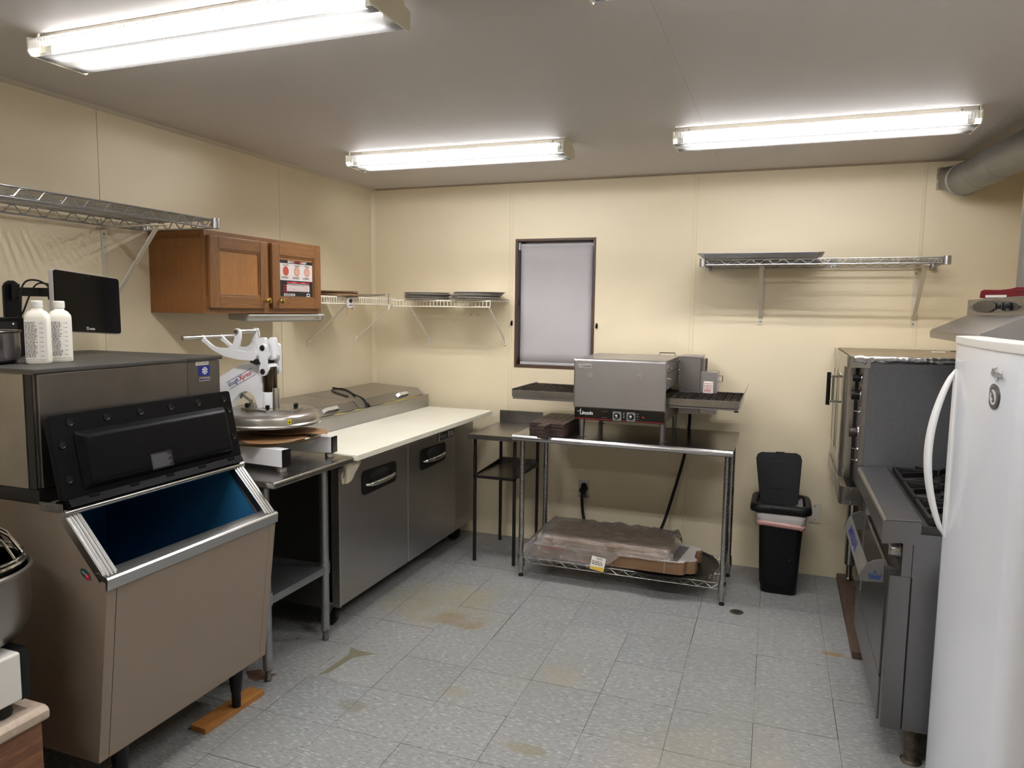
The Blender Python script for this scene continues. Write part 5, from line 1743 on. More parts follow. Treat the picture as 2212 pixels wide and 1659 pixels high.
# ------------------------------------------------------------------ flattened boxes on the undershelf
M_white_card = mat('white_box_board', '#cfcac6', .55)
single(MB().lathe([(0, 0), (.262, 0), (.283, .003), (.297, .009), (.2985, .012), (.292, .012), (.280, .006), (.26, .003), (0, .003)], n=64).xf(Matrix.Translation((2.262, -.462, .1242))), 'black_tray', mat('black_tray_steel', '#26272a', .35, .6), 'large round black tray lying on the wire undershelf below the boxes', 'tray', base=(2.262, -.462, .1242))
def blank_poly(j):
    e = [(1.505, -.700), (2.30, -.702), (2.362, -.700), (2.388, -.688), (2.398, -.662), (2.422, -.660), (2.446, -.645), (2.455, -.612), (2.438, -.585), (2.432, -.56), (2.432, -.455), (2.450, -.448), (2.460, -.425), (2.452, -.398), (2.41, -.380), (2.32, -.345), (1.505, -.345)]
    return [(x + j, y + j * .7) for x, y in e]
on = ['lowest', 'second', 'third', 'fourth', 'fifth', 'sixth', 'seventh', 'eighth', 'ninth', 'tenth', 'eleventh', 'twelfth', 'thirteenth']
for k in range(12):
    mb = MB()
    mb.prism(blank_poly(xs.uniform(-.003, .003)), 'xy', 0, .0058)
    for i, f in enumerate(mb.f):
        mb.mi[i] = 0
    mb.mi[1 if k == 11 else 0] = 1 if k == 11 else 0
    o = single(mb, 'folded_box', [M_card_edge, M_white_card], ('topmost white faced flat pizza box, its scalloped end showing' if k == 11 else '%s flat brown pizza box from the bottom of the scalloped stack' % on[k]), 'box', 'scalloped flat boxes on the undershelf', smooth=False)
    o.location = (0, 0, .1373 + .0060 * k)
    if k == 11:
        ob = o
ZT = .1373 + .0060 * 11 + .0058
# printed field on the topmost box, string round the stack
mb = MB().quad((2.305, -.690, ZT + .0003), (2.352, -.690, ZT + .0003), (2.385, -.40, ZT + .0003), (2.325, -.40, ZT + .0003))
build(mb, 'printed_field', mat('grey_print_field', '#8a8886', .6, vary=(70, .9), color2='#4d4b4a'), ob, smooth=False, fix=False).location = (-ob.location.x, -ob.location.y, -ob.location.z)
mb = MB().tube([(2.282, -.704, .138), (2.282, -.704, ZT + .002), (2.282, -.345, ZT + .002)], .0016, 6)
single(mb, 'string', mat('white_string', '#cfc6b4', .8), 'white string tied round the flat box stack', 'string')
def brown_poly(j):
    e = [(1.575, -.685), (1.62, -.685), (1.62, -.672), (1.70, -.672), (1.70, -.690), (2.27, -.690), (2.27, -.675), (2.295, -.675), (2.295, -.40), (2.27, -.36), (2.12, -.34), (2.10, -.325), (1.98, -.325), (1.96, -.34), (1.66, -.34), (1.64, -.325), (1.60, -.325), (1.575, -.36)]
    return [(x + j, y - j) for x, y in e]
M_brown_card = mat('kraft_box_board', '#b3926a', .75, vary=(12, .4), color2='#9c7d58')
for k in range(9):
    mb = MB().prism(brown_poly(xs.uniform(-.006, .006)), 'xy', 0, .0052)
    o = single(mb, 'flat_carton', M_brown_card, '%s plain brown flat carton inside the clear bag' % (on[k] if k < 8 else 'topmost'), 'box', 'plain brown cartons in the clear bag', smooth=False)
    o.location = (0, 0, ZT + .0035 + .0056 * k)
ZB = ZT + .0035 + .0056 * 9
single(MB().box(1.585, 1.70, -.700, -.694, ZT - .018, ZT - .003), 'red_box_print', mat('red_carton', '#b3202f', .5), 'strip of red printed card at the end of the lower box stack', 'card', smooth=False)

# clear bag round the cartons
def film_mat():
    m = bpy.data.materials.new('clear_bag_film')
    m.use_nodes = True
    nt = m.node_tree
    nt.nodes.clear()
    L = nt.links.new
    out = nt.nodes.new('ShaderNodeOutputMaterial')
    tr = nt.nodes.new('ShaderNodeBsdfTransparent')
    tr.inputs[0].default_value = (.96, .95, .95, 1)
    gl = nt.nodes.new('ShaderNodeBsdfGlossy')
    gl.inputs['Roughness'].default_value = .12
    df = nt.nodes.new('ShaderNodeBsdfDiffuse')
    df.inputs[0].default_value = lin('#cfc6c2')
    tc = nt.nodes.new('ShaderNodeTexCoord')
    n = nt.nodes.new('ShaderNodeTexNoise')
    n.inputs['Scale'].default_value = 11
    n.inputs['Detail'].default_value = 5
    n.inputs['Distortion'].default_value = 2.2
    L(tc.outputs['Object'], n.inputs['Vector'])
    bp = nt.nodes.new('ShaderNodeBump')
    bp.inputs['Strength'].default_value = 1
    bp.inputs['Distance'].default_value = .02
    L(n.outputs[0], bp.inputs['Height'])
    L(bp.outputs[0], gl.inputs['Normal'])
    fr = nt.nodes.new('ShaderNodeLayerWeight')
    fr.inputs[0].default_value = .35
    L(bp.outputs[0], fr.inputs['Normal'])
    m1 = nt.nodes.new('ShaderNodeMixShader')
    m1.inputs[0].default_value = .2
    L(tr.outputs[0], m1.inputs[1])
    L(df.outputs[0], m1.inputs[2])
    m2 = nt.nodes.new('ShaderNodeMixShader')
    mr = nt.nodes.new('ShaderNodeMapRange')
    mr.inputs[3].default_value = .08
    mr.inputs[4].default_value = .85
    L(fr.outputs['Fresnel'], mr.inputs[0])
    L(mr.outputs[0], m2.inputs[0])
    L(m1.outputs[0], m2.inputs[1])
    L(gl.outputs[0], m2.inputs[2])
    L(m2.outputs[0], out.inputs[0])
    return m
M_film = film_mat()
from mathutils import noise as mnoise
def bag(u, v):
    x = 1.455 + u * .875
    # profile from the front hem over the top to the back
    hem = .128 if u < .55 else .128 + (ZT + .006 - .128) * min(1, (u - .55) / .12)
    if u > .67:
        hem = ZT + .006
    pts = [(-.735, hem), (-.722, hem + (ZB - hem) * .55), (-.708, ZB + .006), (-.52, ZB + .014), (-.335, ZB + .012), (-.30, ZB - .03), (-.288, ZT + .004)]
    k = v * (len(pts) - 1)
    i = min(int(k), len(pts) - 2)
    f = k - i
    y = pts[i][0] + (pts[i + 1][0] - pts[i][0]) * f
    z = pts[i][1] + (pts[i + 1][1] - pts[i][1]) * f
    # the mouth of the bag sags at the ends
    e = max(0, (.12 - u) / .12)
    if v > .2:
        z -= e * e * .085
    e2 = max(0, (u - .965) / .035)
    if v > .25:
        z -= e2 * e2 * .035
    nv = mnoise.noise_vector(Vector((x * 9, y * 9, z * 9)))
    nw = mnoise.noise_vector(Vector((x * 28, y * 28, z * 20)))
    cr = (1 - min(1, abs(nv.y) * 2.2)) ** 2 * .011 + (1 - min(1, abs(nw.x) * 2.5)) ** 2 * .005
    return Vector((x, y - (abs(nv.x) * .010 + cr) * (1 if v < .3 else 0), max(z + abs(nv.z) * .008 + (cr if v > .2 else 0), .1262)))
mb = MB().grid(bag, 150, 84)
t = thing('plastic_bag', 'crinkled clear plastic bag around the brown flat cartons', 'bag', (1.9, -.5, .16))
build(mb, 'film', M_film, t, angle=80, fix=False)
tg = Matrix.Translation((1.912, -.742, .155)) @ Matrix.Rotation(R(8), 4, 'Y') @ Matrix.Rotation(R(-6), 4, 'X')
lb = build(MB().prism(rrect(.082, .078, .004, 3), 'xz', -.0008, 0).xf(tg), 'bag_label', M_paper, t, smooth=False)
mb = MB().prism([(-.040, -.038), (.040, -.038), (.040, -.014), (-.040, -.022)], 'xz', -.0012, -.0009).xf(tg)
build(mb, 'label_band', mat('label_yellow', '#d8b64a', .5), lb, smooth=False)
mb = MB()
for k in range(9):
    mb.box(-.012 + k * .004, -.012 + k * .004 + (.0022 if k % 3 else .001), -.0012, -.0009, .024, .034)
build(mb.xf(tg), 'barcode', M_black_print, lb, smooth=False)
build(print_lines((-.034, -.0010, .010), (1, 0, 0), (0, 0, 1), .066, 3, .0085, seed=41).xf(tg), 'label_print', mat('label_brown_print', '#5b523c', .6), lb, smooth=False, fix=False)

# ------------------------------------------------------------------ trash can
t = thing('trash_can', 'tall black plastic trash can with raised lid and white liner by the far wall', 'trash can', (2.88, -.29, 0))
M_can = mat('can_black', '#0b0c0e', .45, bump=(500, .05), spec=.22)
def rr3(w, d, r, z, cx=2.882, cy=-.288):
    return [Vector((x, y, z)) for x, y in rrect(w, d, r, 6, cx, cy)]
rings = [rr3(.180, .235, .03, .0005, 2.886), rr3(.194, .250, .035, .008, 2.886), rr3(.215, .275, .035, .22, 2.884), rr3(.245, .300, .035, .485)]
rings += [rr3(.239, .294, .033, .485), rr3(.205, .262, .033, .06), rr3(.18, .23, .03, .02)]
build(MB().ring_faces(rings, cap0=True, cap1=True), 'body', M_can, t, angle=60)
rings = [rr3(.262, .300, .045, .478, 2.879), rr3(.326, .335, .055, .478, 2.879), rr3(.330, .340, .056, .486, 2.879), rr3(.326, .335, .055, .508, 2.879), rr3(.306, .318, .05, .521, 2.879), rr3(.262, .275, .04, .523, 2.879), rr3(.250, .262, .038, .515, 2.879), rr3(.248, .260, .038, .478, 2.879)]
mb = MB().ring_faces(rings, cap0=False, cap1=False)
mb.ring_faces([rings[-1], rings[0]], cap0=False, cap1=False)
rim = build(mb, 'rim', M_can, t, angle=60)
build(MB().box(2.825, 2.935, -.4625, -.455, .494, .508), 'latch', M_can, rim, bevel=.003)
M_liner = mat('liner_plastic', '#b9b4b0', .35, bump=(25, .5))
mb = MB()
rings = []
for i, (z, g_) in enumerate(((.478, .004), (.462, .012), (.445, .010), (.425, .007), (.410, .005))):
    ring = []
    base = rr3(.242 + 2 * g_ + .004, .298 + 2 * g_ + .004, .036, z)
    for j, p in enumerate(base):
        w_ = .004 * math.sin(j * 2.1 + i * 1.7) + .002 * math.sin(j * 5.3)
        d_ = (p - Vector((2.882, -.288, z))).normalized()
        ring.append(p + d_ * max(w_, -.002) + Vector((0, 0, .004 * math.sin(j * 1.3 + i))))
    rings.append(ring)
mb.ring_faces(rings, cap0=False, cap1=False)
build(mb, 'liner_cuff', M_liner, t, angle=70, solid=.0006)
rings = []
for i, (z, g_) in enumerate(((.432, .010), (.420, .0105), (.405, .0085))):
    ring = []
    for j, p in enumerate(rr3(.240 + 2 * g_ + .006, .296 + 2 * g_ + .006, .036, z)):
        ring.append(p + Vector((0, 0, -.016 * math.sin((p.x - 2.75) * 9) + .004 * math.sin(j))))
    rings.append(ring)
build(MB().ring_faces(rings, cap0=False, cap1=False), 'drawstring_band', mat('pink_band', '#c99a94', .4), t, angle=70, solid=.0006)
rings = [rr3(.235, .250, .03, .512, 2.879), rr3(.23, .24, .03, .45, 2.879)]
build(MB().ring_faces(rings, cap0=False, cap1=True), 'liner_inside', M_liner, t)
lm = Matrix.Translation((2.868, -.232, .487)) @ Matrix.Rotation(R(-2.2), 4, 'Y') @ Matrix.Rotation(R(-15), 4, 'X')
pl = [(-.105, .0), (-.088, -.012), (.088, -.012), (.105, .0), (.126, .255), (.118, .282), (.095, .296), (-.100, .296), (-.122, .284), (-.130, .258)]
pl = [(x * (1 if y > .02 else 1), y) for x, y in pl]
mb = MB().prism(pl, 'xz', 0, .012)
ld = build(mb.xf(lm), 'lid', M_can, t, bevel=.004, seg=3)
fr0 = rrect(.102, .152, .018, 5, -.006, .158)
fr1 = rrect(.092, .142, .016, 5, -.006, .158)
mb = MB().ring_faces([[Vector((x, -.0002, z)) for x, z in fr0], [Vector((x, -.0040, z)) for x, z in fr0], [Vector((x, -.0040, z)) for x, z in fr1], [Vector((x, -.0002, z)) for x, z in fr1]], cap0=False, cap1=False)
build(mb.xf(lm), 'lid_moulding', M_can, ld)
build(MB().box(-.02, .03, -.004, .014, .2962, .300).xf(lm), 'lid_tab', M_can, ld, bevel=.001)
for sx in (-.118, .112):
    build(MB().cyl(lm @ Vector((sx - .006, .004, .03)), lm @ Vector((sx + .006, .004, .03)), .007, n=12), 'hinge', M_can, ld)
mb = MB().bar((2.932, -.4195, .175), (2.935, -.4125, .145), .0015, .0006).bar((2.936, -.4255, .215), (2.937, -.423, .20), .0015, .0006)
build(mb, 'scratch', M_white_print, t, smooth=False)
# ------------------------------------------------------------------ convection oven on tall legs
t = thing('convection_oven', 'tall steel convection oven on legs in the room corner, foil along its top', 'oven', (3.6, -.5, .02))
VY0, VY1, VX1 = -.962, -.030, 4.06
M_cv = mat('convection_door_steel', '#b0aeaa', .27, 1.0, vary=(2, .2), color2='#8e8b86', rvary=(3, .04))
M_cvs = mat('galvanised_side', '#66676a', .5, .6, vary=(140, .45), color2='#8a8b8e', rvary=(3, .08), bump=(120, .06))
M_dkb = mat('range_black', '#0d0c0c', .5)
build(MB().box(3.226, VX1, VY0 + .006, VY1, .690, 1.383), 'cabinet', M_cvs, t, bevel=.002)
build(MB().box(3.192, 3.2255, -.761, VY1, .700, 1.345), 'front_frame', M_dkb, t, smooth=False)
build(MB().box(3.2055, 3.2255, VY0 + .006, -.7612, .779, 1.345), 'control_box', steel('control_box_steel', '#a09a92', .36, amt=.4), t, smooth=False)
M_topc = mat('stained_oven_top', '#a2937a', .45, .5, vary=(5, .7), color2='#857458')
tp = build(MB().box(3.150, VX1, VY0 + .004, VY1, 1.3835, 1.400), 'top_cover', M_topc, t, bevel=.002)
bd = [(3.132, VY1), (3.132, VY0 + .030), (3.136, VY0 + .012), (3.150, VY0), (3.232, VY0 - .001), (3.232, VY0 + .003), (3.152, VY0 + .004), (3.140, VY0 + .016), (3.1365, VY0 + .032), (3.1365, VY1)]
build(MB().prism(bd, 'xy', 1.346, 1.401), 'top_band', M_cv, t, smooth=True, bevel=.001)
build(MB().lathe([(0, VY0 - .006), (.004, VY0 - .005), (.006, VY0 - .001)], (3.208, 0, 1.368), 'y', 10), 'screw', M_screw, t)
build(MB().prism([(a, b) for a, b in bd], 'xy', .690, .778), 'bottom_band', M_cv, t, bevel=.001)
for z in (.765, .702):
    build(MB().lathe([(0, VY0 - .006), (.004, VY0 - .005), (.006, VY0 - .001)], (3.185, 0, z), 'y', 10), 'screw', M_screw, t)
# crumpled foil along the top edge
def foil(u, v):
    x = 3.16 + u * .80
    nv = mnoise.noise_vector(Vector((x * 40, v * 5, 1)))
    return Vector((x, VY0 - .001 - .004 * math.sin(v * PI) - abs(nv.x) * .004, 1.403 - v * .030 + nv.y * .004))
build(MB().grid(foil, 90, 5), 'foil_strip', mat('crumpled_foil', '#c9c7c4', .22, 1.0), tp, solid=.0006, angle=20)
# two doors with narrow dark windows, black handle
def cdoor(y0, y1, wy0, wy1):
    pr_ = [(3.1905, y1), (3.142, y1), (3.138, y1 - .004), (3.138, y0 + .032), (3.140, y0 + .020), (3.146, y0 + .010), (3.155, y0 + .003), (3.165, y0), (3.1905, y0)]
    d = build(MB().prism(pr_, 'xy', .781, 1.342), 'door', M_cv, t, bevel=.001)
    build(MB().box(3.1362, 3.1379, wy0, wy1, .872, 1.285), 'window', mat('oven_window_glass', '#0c1012', .08), d, smooth=False)
    mb = MB()
    for a, b, c, e in ((wy0 - .008, wy0, .864, 1.293), (wy1, wy1 + .008, .864, 1.293)):
        mb.box(3.1345, 3.1379, a, b, c, e)
    mb.box(3.1345, 3.1379, wy0, wy1, .864, .872).box(3.1345, 3.1379, wy0, wy1, 1.285, 1.293)
    build(mb, 'window_trim', M_chrome, d, smooth=False)
    return d
da = cdoor(-.395, -.034, -.335, -.10)
db = cdoor(-.752, -.399, -.712, -.470)
for z in (1.262, 1.125):
    build(MB().bar((3.137, -.43, z), (3.088, -.43, z), .016, .012), 'handle_bracket', M_chrome_dull, db, bevel=.002)
build(MB().cyl((3.088, -.43, 1.105), (3.088, -.43, 1.282), .0105, n=16), 'handle', M_black_plastic, db)
build(MB().cyl((3.110, -.43, 1.13), (3.110, -.43, 1.258), .006, n=12), 'handle_core', M_chrome, db)
# control strip with knobs
M_strip_ = steel('control_strip_steel', '#8c857d', .4, amt=.6, sc=8)
st = build(MB().box(3.204, 3.2054, VY0 + .010, -.766, .781, 1.343), 'control_strip', M_strip_, t, smooth=False)
for y, z, r, mm in ((-.905, 1.294, .017, M_black_plastic), (-.880, 1.211, .024, M_black_plastic), (-.880, 1.030, .024, mat('brown_knob', '#2a1a18', .4))):
    kb = build(MB().lathe([(0, -.040), (r * .85, -.040), (r * .95, -.036), (r, -.006), (r * 1.02, -.0055), (0, -.0055)], (3.204, y, z), 'x', 24), 'knob', mm, st)
    build(MB().lathe([(0, -.005), (r * 1.45, -.005), (r * 1.5, -.0003), (0, -.0003)], (3.204, y, z), 'x', 28), 'dial_ring', M_chrome_dull, kb)
for y, z in ((-.93, 1.172), (-.92, 1.135), (-.93, .957), (-.915, .900)):
    sw = build(MB().lathe([(0, -.006), (.007, -.006), (.008, -.0003), (0, -.0003)], (3.204, y, z), 'x', 12), 'switch', mat('switch_red', '#5c2b28', .5) if z > 1.15 else M_chrome_dull, st)
    if z < 1.15:
        build(MB().bar((3.197, y, z), (3.176, y, z + .004), .006, .004), 'switch_lever', M_chrome, sw)
for x, y in ((3.275, -.108), (3.98, -.108), (3.275, -.90), (3.98, -.90)):
    lg = build(MB().cyl((x, y, .13), (x, y, .6895), .030, n=24), 'leg', M_chrome_dull, t)
    build(MB().lathe([(0, .0365), (.018, .0365), (.022, .045), (.017, .055), (.017, .12), (.030, .13), (0, .13)], (x, y, 0), n=18), 'foot', M_screw, lg)
M_plank = wood('worn_plank', '#655040', '#382a20', 'y', .75, scale=5, amt=.9, coat=0)
o = single(MB().box(3.215, 3.305, -1.11, -.012, .0, .036), 'worn_plank', M_plank, 'worn brown plank on the floor under the convection oven legs', 'board', base=(3.27, -.56, 0), bevel=.004)
single(MB().box(3.93, 4.03, -.965, -.012, .0, .036), 'worn_plank', M_plank, 'worn brown plank against the side wall under the rear oven legs', 'board', base=(3.98, -.5, 0), bevel=.004)
single(MB().box(-.03, .03, -.012, .012, 0, .003).xf(Matrix.Translation((3.62, -.30, 1.4005))), 'paper_scrap', M_paper, 'white paper scrap lying on the stained oven top', 'paper', smooth=False)
single(MB().prism([(-.04, -.008), (0, .012), (.05, .002), (.02, -.012)], 'xy', 0, .004).xf(Matrix.Translation((3.74, -.16, 1.4005))), 'black_scrap', M_black_matte, 'black scrap lying on the stained oven top near the wall', 'scrap', smooth=False)

# ------------------------------------------------------------------ gas range
t = thing('gas_range', 'steel gas range with black cast grates between the tall oven and refrigerator', 'range', (3.65, -1.45, 0))
GY0, GY1 = -1.925, -.975
GX1 = 4.06
M_rg = steel('range_front_steel', '#8a8885', .34, stretch=(1, 40, 1), amt=.15, sc=2)
M_rg2 = steel('range_side_steel', '#8a8885', .38, amt=.2, sc=2)
build(MB().box(3.300, GX1, GY0, GY1, .130, .845), 'body', M_rg2, t, bevel=.002)
ledge = [(3.200, .800), (3.200, .862), (3.203, .874), (3.212, .881), (3.318, .886), (3.318, .806), (3.298, .806), (3.298, .690), (3.268, .690), (3.268, .804), (3.264, .808), (3.210, .800)]
build(MB().prism([(3.200, .806), (3.200, .864), (3.203, .876), (3.212, .884), (3.322, .890), (3.322, .806)], 'xz', GY0 + .004, GY1), 'front_ledge', M_rg, t, bevel=.002)
build(MB().prism(ledge, 'xz', GY0 - .004, GY0 - .0005), 'ledge_end', M_rg2, t, smooth=False)
build(MB().box(3.276, 3.299, GY0 + .004, GY1, .690, .8055), 'manifold_panel', M_rg, t, smooth=False)
for y in (-1.872, -1.69, -1.53, -1.37, -1.22, -1.08):
    kb = build(MB().lathe([(0, -.040), (.022, -.040), (.026, -.035), (.027, -.012), (.030, -.009), (.030, -.002), (0, -.002)], (3.2755, y, .768), 'x', 20), 'knob', M_chrome_dull, t)
    build(MB().bar((3.2335, y, .748), (3.2335, y, .788), .004, .008), 'knob_grip', M_chrome, kb)
build(MB().box(3.232, 3.2995, GY0, GY0 + .046, .126, .688), 'front_post', M_rg, t, bevel=.003)
dr = build(MB().box(3.232, 3.2995, GY0 + .048, GY1 - .20, .300, .688), 'oven_door', M_rg, t, bevel=.003)
build(MB().prism([(3.226, .300), (3.226, .700), (3.232, .7065), (3.240, .7045), (3.2985, .6885), (3.232, .6885), (3.2315, .300)], 'xz', GY0 + .050, GY1 - .205), 'door_skin', steel('door_skin_steel', '#7d7b78', .3, stretch=(1, 1, 40), amt=.15, sc=2), dr, smooth=False)
build(MB().box(3.226, 3.2995, GY0 + .048, GY1 - .02, .130, .292), 'kick_panel', M_rg, t, bevel=.003)
build(MB().box(3.2995, 3.3035, GY0 - .0012, GY0 - .0002, .135, .686), 'side_seam', M_dkb, t, smooth=False)
# handle: two end brackets with a sloped bar
hp = [(3.142, .642), (3.145, .660), (3.165, .702), (3.188, .718), (3.222, .726), (3.222, .640), (3.160, .636), (3.146, .637)]
for y in (-1.872, -1.195):
    hb = build(MB().prism(hp, 'xz', y, y + .006), 'handle_bracket', M_rg, t, bevel=.001)
    if y < -1.5:
        mb = MB()
        c = Vector((3.193, y - .0004, .661))
        cr = [(-.021, -.012), (.021, -.012), (.026, .010), (.014, .001), (.010, .010), (.004, .000), (0, .004), (-.004, .000), (-.010, .010), (-.014, .001), (-.026, .010)]
        mb._add([c + Vector((x * .86, 0, z)) for x, z in cr], [(0, 1, 2, 3), (3, 4, 5), (0, 3, 5, 6, 7, 9), (7, 8, 9), (0, 9, 10)])
        dp = [(0, .024), (.005, .013), (.004, .009), (0, .007), (-.004, .009), (-.005, .013)]
        mb._add([c + Vector((x, 0, z)) for x, z in dp], [tuple(range(6))])
        build(mb, 'crown_emblem', mat('emblem_navy', '#23406e', .4), hb, smooth=False, fix=False)
bar = build(MB().prism([(3.143, .648), (3.164, .704), (3.168, .7025), (3.147, .6465)], 'xz', -1.8655, -1.1955), 'handle_bar', mat('handle_silver', '#95938f', .38, .7), t, bevel=.0008)
bu = Vector((.021, 0, .056)).normalized()
bn = Vector((-bu.z, 0, bu.x))
text('IMPERIAL', 'bar_text', M_blue_print, bar, Vector((3.1535, -1.47, .676)), (0, -1, 0), bu, .046, .0009, bold=.025, squeeze=1.55)
# cook top
build(MB().box(3.3225, GX1, GY0 + .004, GY1, .846, .872), 'cook_top', mat('greasy_cooktop', '#2e2b2a', .4, .4, vary=(20, .8), color2='#4e4a46'), t, smooth=False)
build(MB().box(GX1 - .03, GX1, GY0 + .004, GY1, .8725, 1.06), 'back_guard', M_rg2, t, bevel=.002)
M_iron2 = mat('cast_iron', '#141313', .55, .3, bump=(90, .4))
gr0 = None
for i, y in enumerate((-1.145, -1.45, -1.755)):
    for j, x in enumerate((3.495, 3.815)):
        g_ = []
        mb = MB()
        w, d = .30, .29
        for s in (-1, 1):
            mb.box(x - w / 2, x + w / 2, y + s * (d / 2 - .006) - .006, y + s * (d / 2 - .006) + .006, .8725, .900)
            mb.box(x + s * (w / 2 - .006) - .006, x + s * (w / 2 - .006) + .006, y - d / 2 + .0125, y + d / 2 - .0125, .8725, .900)
        gr = build(mb, 'grate', M_iron2, t, bevel=.002)
        for k in range(8):
            a = k * PI / 4 + PI / 8
            ex, ey = math.cos(a), math.sin(a)
            L0 = min((w / 2 - .01) / max(abs(ex), 1e-6), (d / 2 - .01) / max(abs(ey), 1e-6))
            mb = MB().bar((x + ex * .045, y + ey * .045, .906), (x + ex * L0, y + ey * L0, .902), .010, .022)
            build(mb, 'grate_finger', M_iron2, gr, bevel=.002)
        build(MB().lathe([(0, .8725), (.042, .8725), (.046, .878), (.040, .888), (0, .890)], (x, y, 0), n=20), 'burner', M_iron2, t)
for x, y in ((3.345, -1.885), (4.0, -1.885), (3.345, -1.02), (4.0, -1.02)):
    build(MB().lathe([(0, 0), (.034, 0), (.036, .004), (.026, .010), (.024, .020), (.024, .06), (.027, .064), (.027, .1295), (0, .1295)], (x, y, 0), n=20), 'leg', mat('greasy_leg', '#7a6f60', .4, .8, vary=(40, .8), color2='#3c342b'), t)

# ------------------------------------------------------------------ refrigerator
t = thing('refrigerator', 'tall white single door refrigerator standing nearest the camera', 'refrigerator', (3.7, -2.4, 0))
M_fr = mat('fridge_white', '#ecf0f8', .33, coat=.3)
M_fr2 = mat('fridge_cap_white', '#e3e1dc', .4)
FY0, FY1 = -2.790, -2.025
build(MB().box(3.448, 4.09, FY0 + .004, FY1 - .004, .055, 1.515), 'cabinet', M_fr, t, bevel=.008)
build(MB().box(3.432, 3.4478, FY0 + .02, FY1 - .02, .10, 1.50), 'gasket', mat('gasket_grey', '#a6a4a2', .6), t, smooth=False)
def door_sec(grow=0):
    sec = []
    n = 22
    for k in range(n + 1):
        f = k / n
        y = FY1 + grow - (FY1 - FY0 + 2 * grow) * f
        bul = .022 * (1 - (2 * f - 1) ** 2)
        e = min(f, 1 - f) * (FY1 - FY0)
        rnd = 0
        rr = .026
        if e < rr:
            rnd = rr - math.sqrt(max(rr * rr - (rr - e) ** 2, 0))
        sec.append((3.362 - bul + rnd - grow, y))
    sec += [(3.4315, FY0 - grow), (3.4315, FY1 + grow)]
    return sec
dr = build(MB().prism(door_sec(), 'xy', .075, 1.508), 'door', M_fr, t, angle=50)
build(MB().prism(door_sec(.003), 'xy', 1.5082, 1.532), 'door_cap', M_fr2, t, angle=50, bevel=.003)
build(MB().box(3.43, 4.05, FY0 + .02, FY1 - .02, .012, .0545), 'kick_plate', mat('fridge_kick', '#cfcdca', .5), t, smooth=False)
for x in (3.50, 4.02):
    for y in (FY0 + .06, FY1 - .06):
        build(MB().lathe([(0, 0), (.02, 0), (.02, .012), (0, .012)], (x, y, 0), n=14), 'foot', M_rubber, t)
# bowed handle
hz0, hz1, hy = .905, 1.425, -2.115
rings = []
n = 28
def face_x(y):
    f = (FY1 - y) / (FY1 - FY0)
    return 3.362 - .022 * (1 - (2 * f - 1) ** 2)
for k in range(n + 1):
    f = k / n
    z = hz0 + (hz1 - hz0) * f
    bow = math.sin(PI * f) ** .8
    fx = face_x(hy) - .004 - .058 * bow
    wd = .006 + .014 * bow ** .5
    th = .005 + .007 * bow ** .5
    rings.append([Vector((fx + th * math.cos(a), hy + wd * math.sin(a), z)) for a in [j * 2 * PI / 14 for j in range(14)]])
build(MB().ring_faces(rings), 'handle', M_white_paint, dr, angle=60)
build(MB().prism([(hy - .016, hz0 - .006), (hy + .016, hz0 - .006), (hy + .020, (hz0 + hz1) / 2), (hy + .014, hz1 + .004), (hy - .014, hz1 + .004), (hy - .020, (hz0 + hz1) / 2)], 'yz', face_x(hy) - .006, face_x(hy) + .004), 'handle_base', M_white_paint, dr, bevel=.002)
yl = -2.60
fx = face_x(yl) - .0004
text('Whirlpool', 'logo_text', mat('logo_grey', '#4a4a4e', .3, .6), dr, (fx - .001, yl, 1.452), (0, -1, 0), (0, 0, 1), .031, .0012, bold=.012, squeeze=.86)
mb = MB()
ring = [(fx - .0018 + .002 * math.cos(a), yl + .050 * math.cos(a) * .62, 1.452 + .016 * math.sin(a)) for a in [R(200) + k * R(16) for k in range(16)]]
mb.tube(ring, .0011, 5)
build(mb, 'logo_swirl', mat('logo_grey2', '#8b8b90', .3, .6), dr)
yb, zb = -2.585, 1.395
fx = face_x(yb) - .0006
def disc(rad_y, rad_z, x0, m, nm, par, cy=yb, cz=zb, n=40):
    mb = MB()
    mb._add([(x0, cy + rad_y * math.cos(2 * PI * k / n), cz + rad_z * math.sin(2 * PI * k / n)) for k in range(n)], [tuple(range(n))])
    return build(mb, nm, m, par, smooth=False, fix=False)
M_bdg = mat('badge_grey', '#4c4c50', .35, .3)
bg = build(MB().prism([(yb + .047 * math.cos(2 * PI * k / 40), zb + .032 * math.sin(2 * PI * k / 40)) for k in range(40)], 'yz', fx - .0012, fx + .004), 'round_badge', M_bdg, dr, bevel=.0005)
M_bw = mat('badge_white', '#d8d8dc', .4)
disc(.029, .0195, fx - .0016, M_bw, 'badge_field', bg, yb, zb - .002)
for k, (dy, dz, ry_, rz_, rot) in enumerate(((.004, .007, .020, .0040, .5), (.002, -.001, .018, .0035, .35), (-.004, -.009, .012, .0040, -.2))):
    mb = MB()
    mb._add([(fx - .0019, yb + dy + ry_ * math.cos(a) * math.cos(rot) - rz_ * math.sin(a) * math.sin(rot), zb - .002 + dz + ry_ * math.cos(a) * math.sin(rot) * .7 + rz_ * math.sin(a) * math.cos(rot)) for a in [2 * PI * j / 20 for j in range(20)]], [tuple(range(20))])
    build(mb, 'badge_wing', M_bdg, bg, smooth=False, fix=False)
for k, ch in enumerate('AMERICA'):
    a = R(150 - k * 20)
    c = Vector((fx - .0016, yb - .038 * math.cos(a), zb + .0258 * math.sin(a)))
    text(ch, 'badge_letter', M_bw, bg, c, (0, -1, 0), (0, 0, 1), .009)

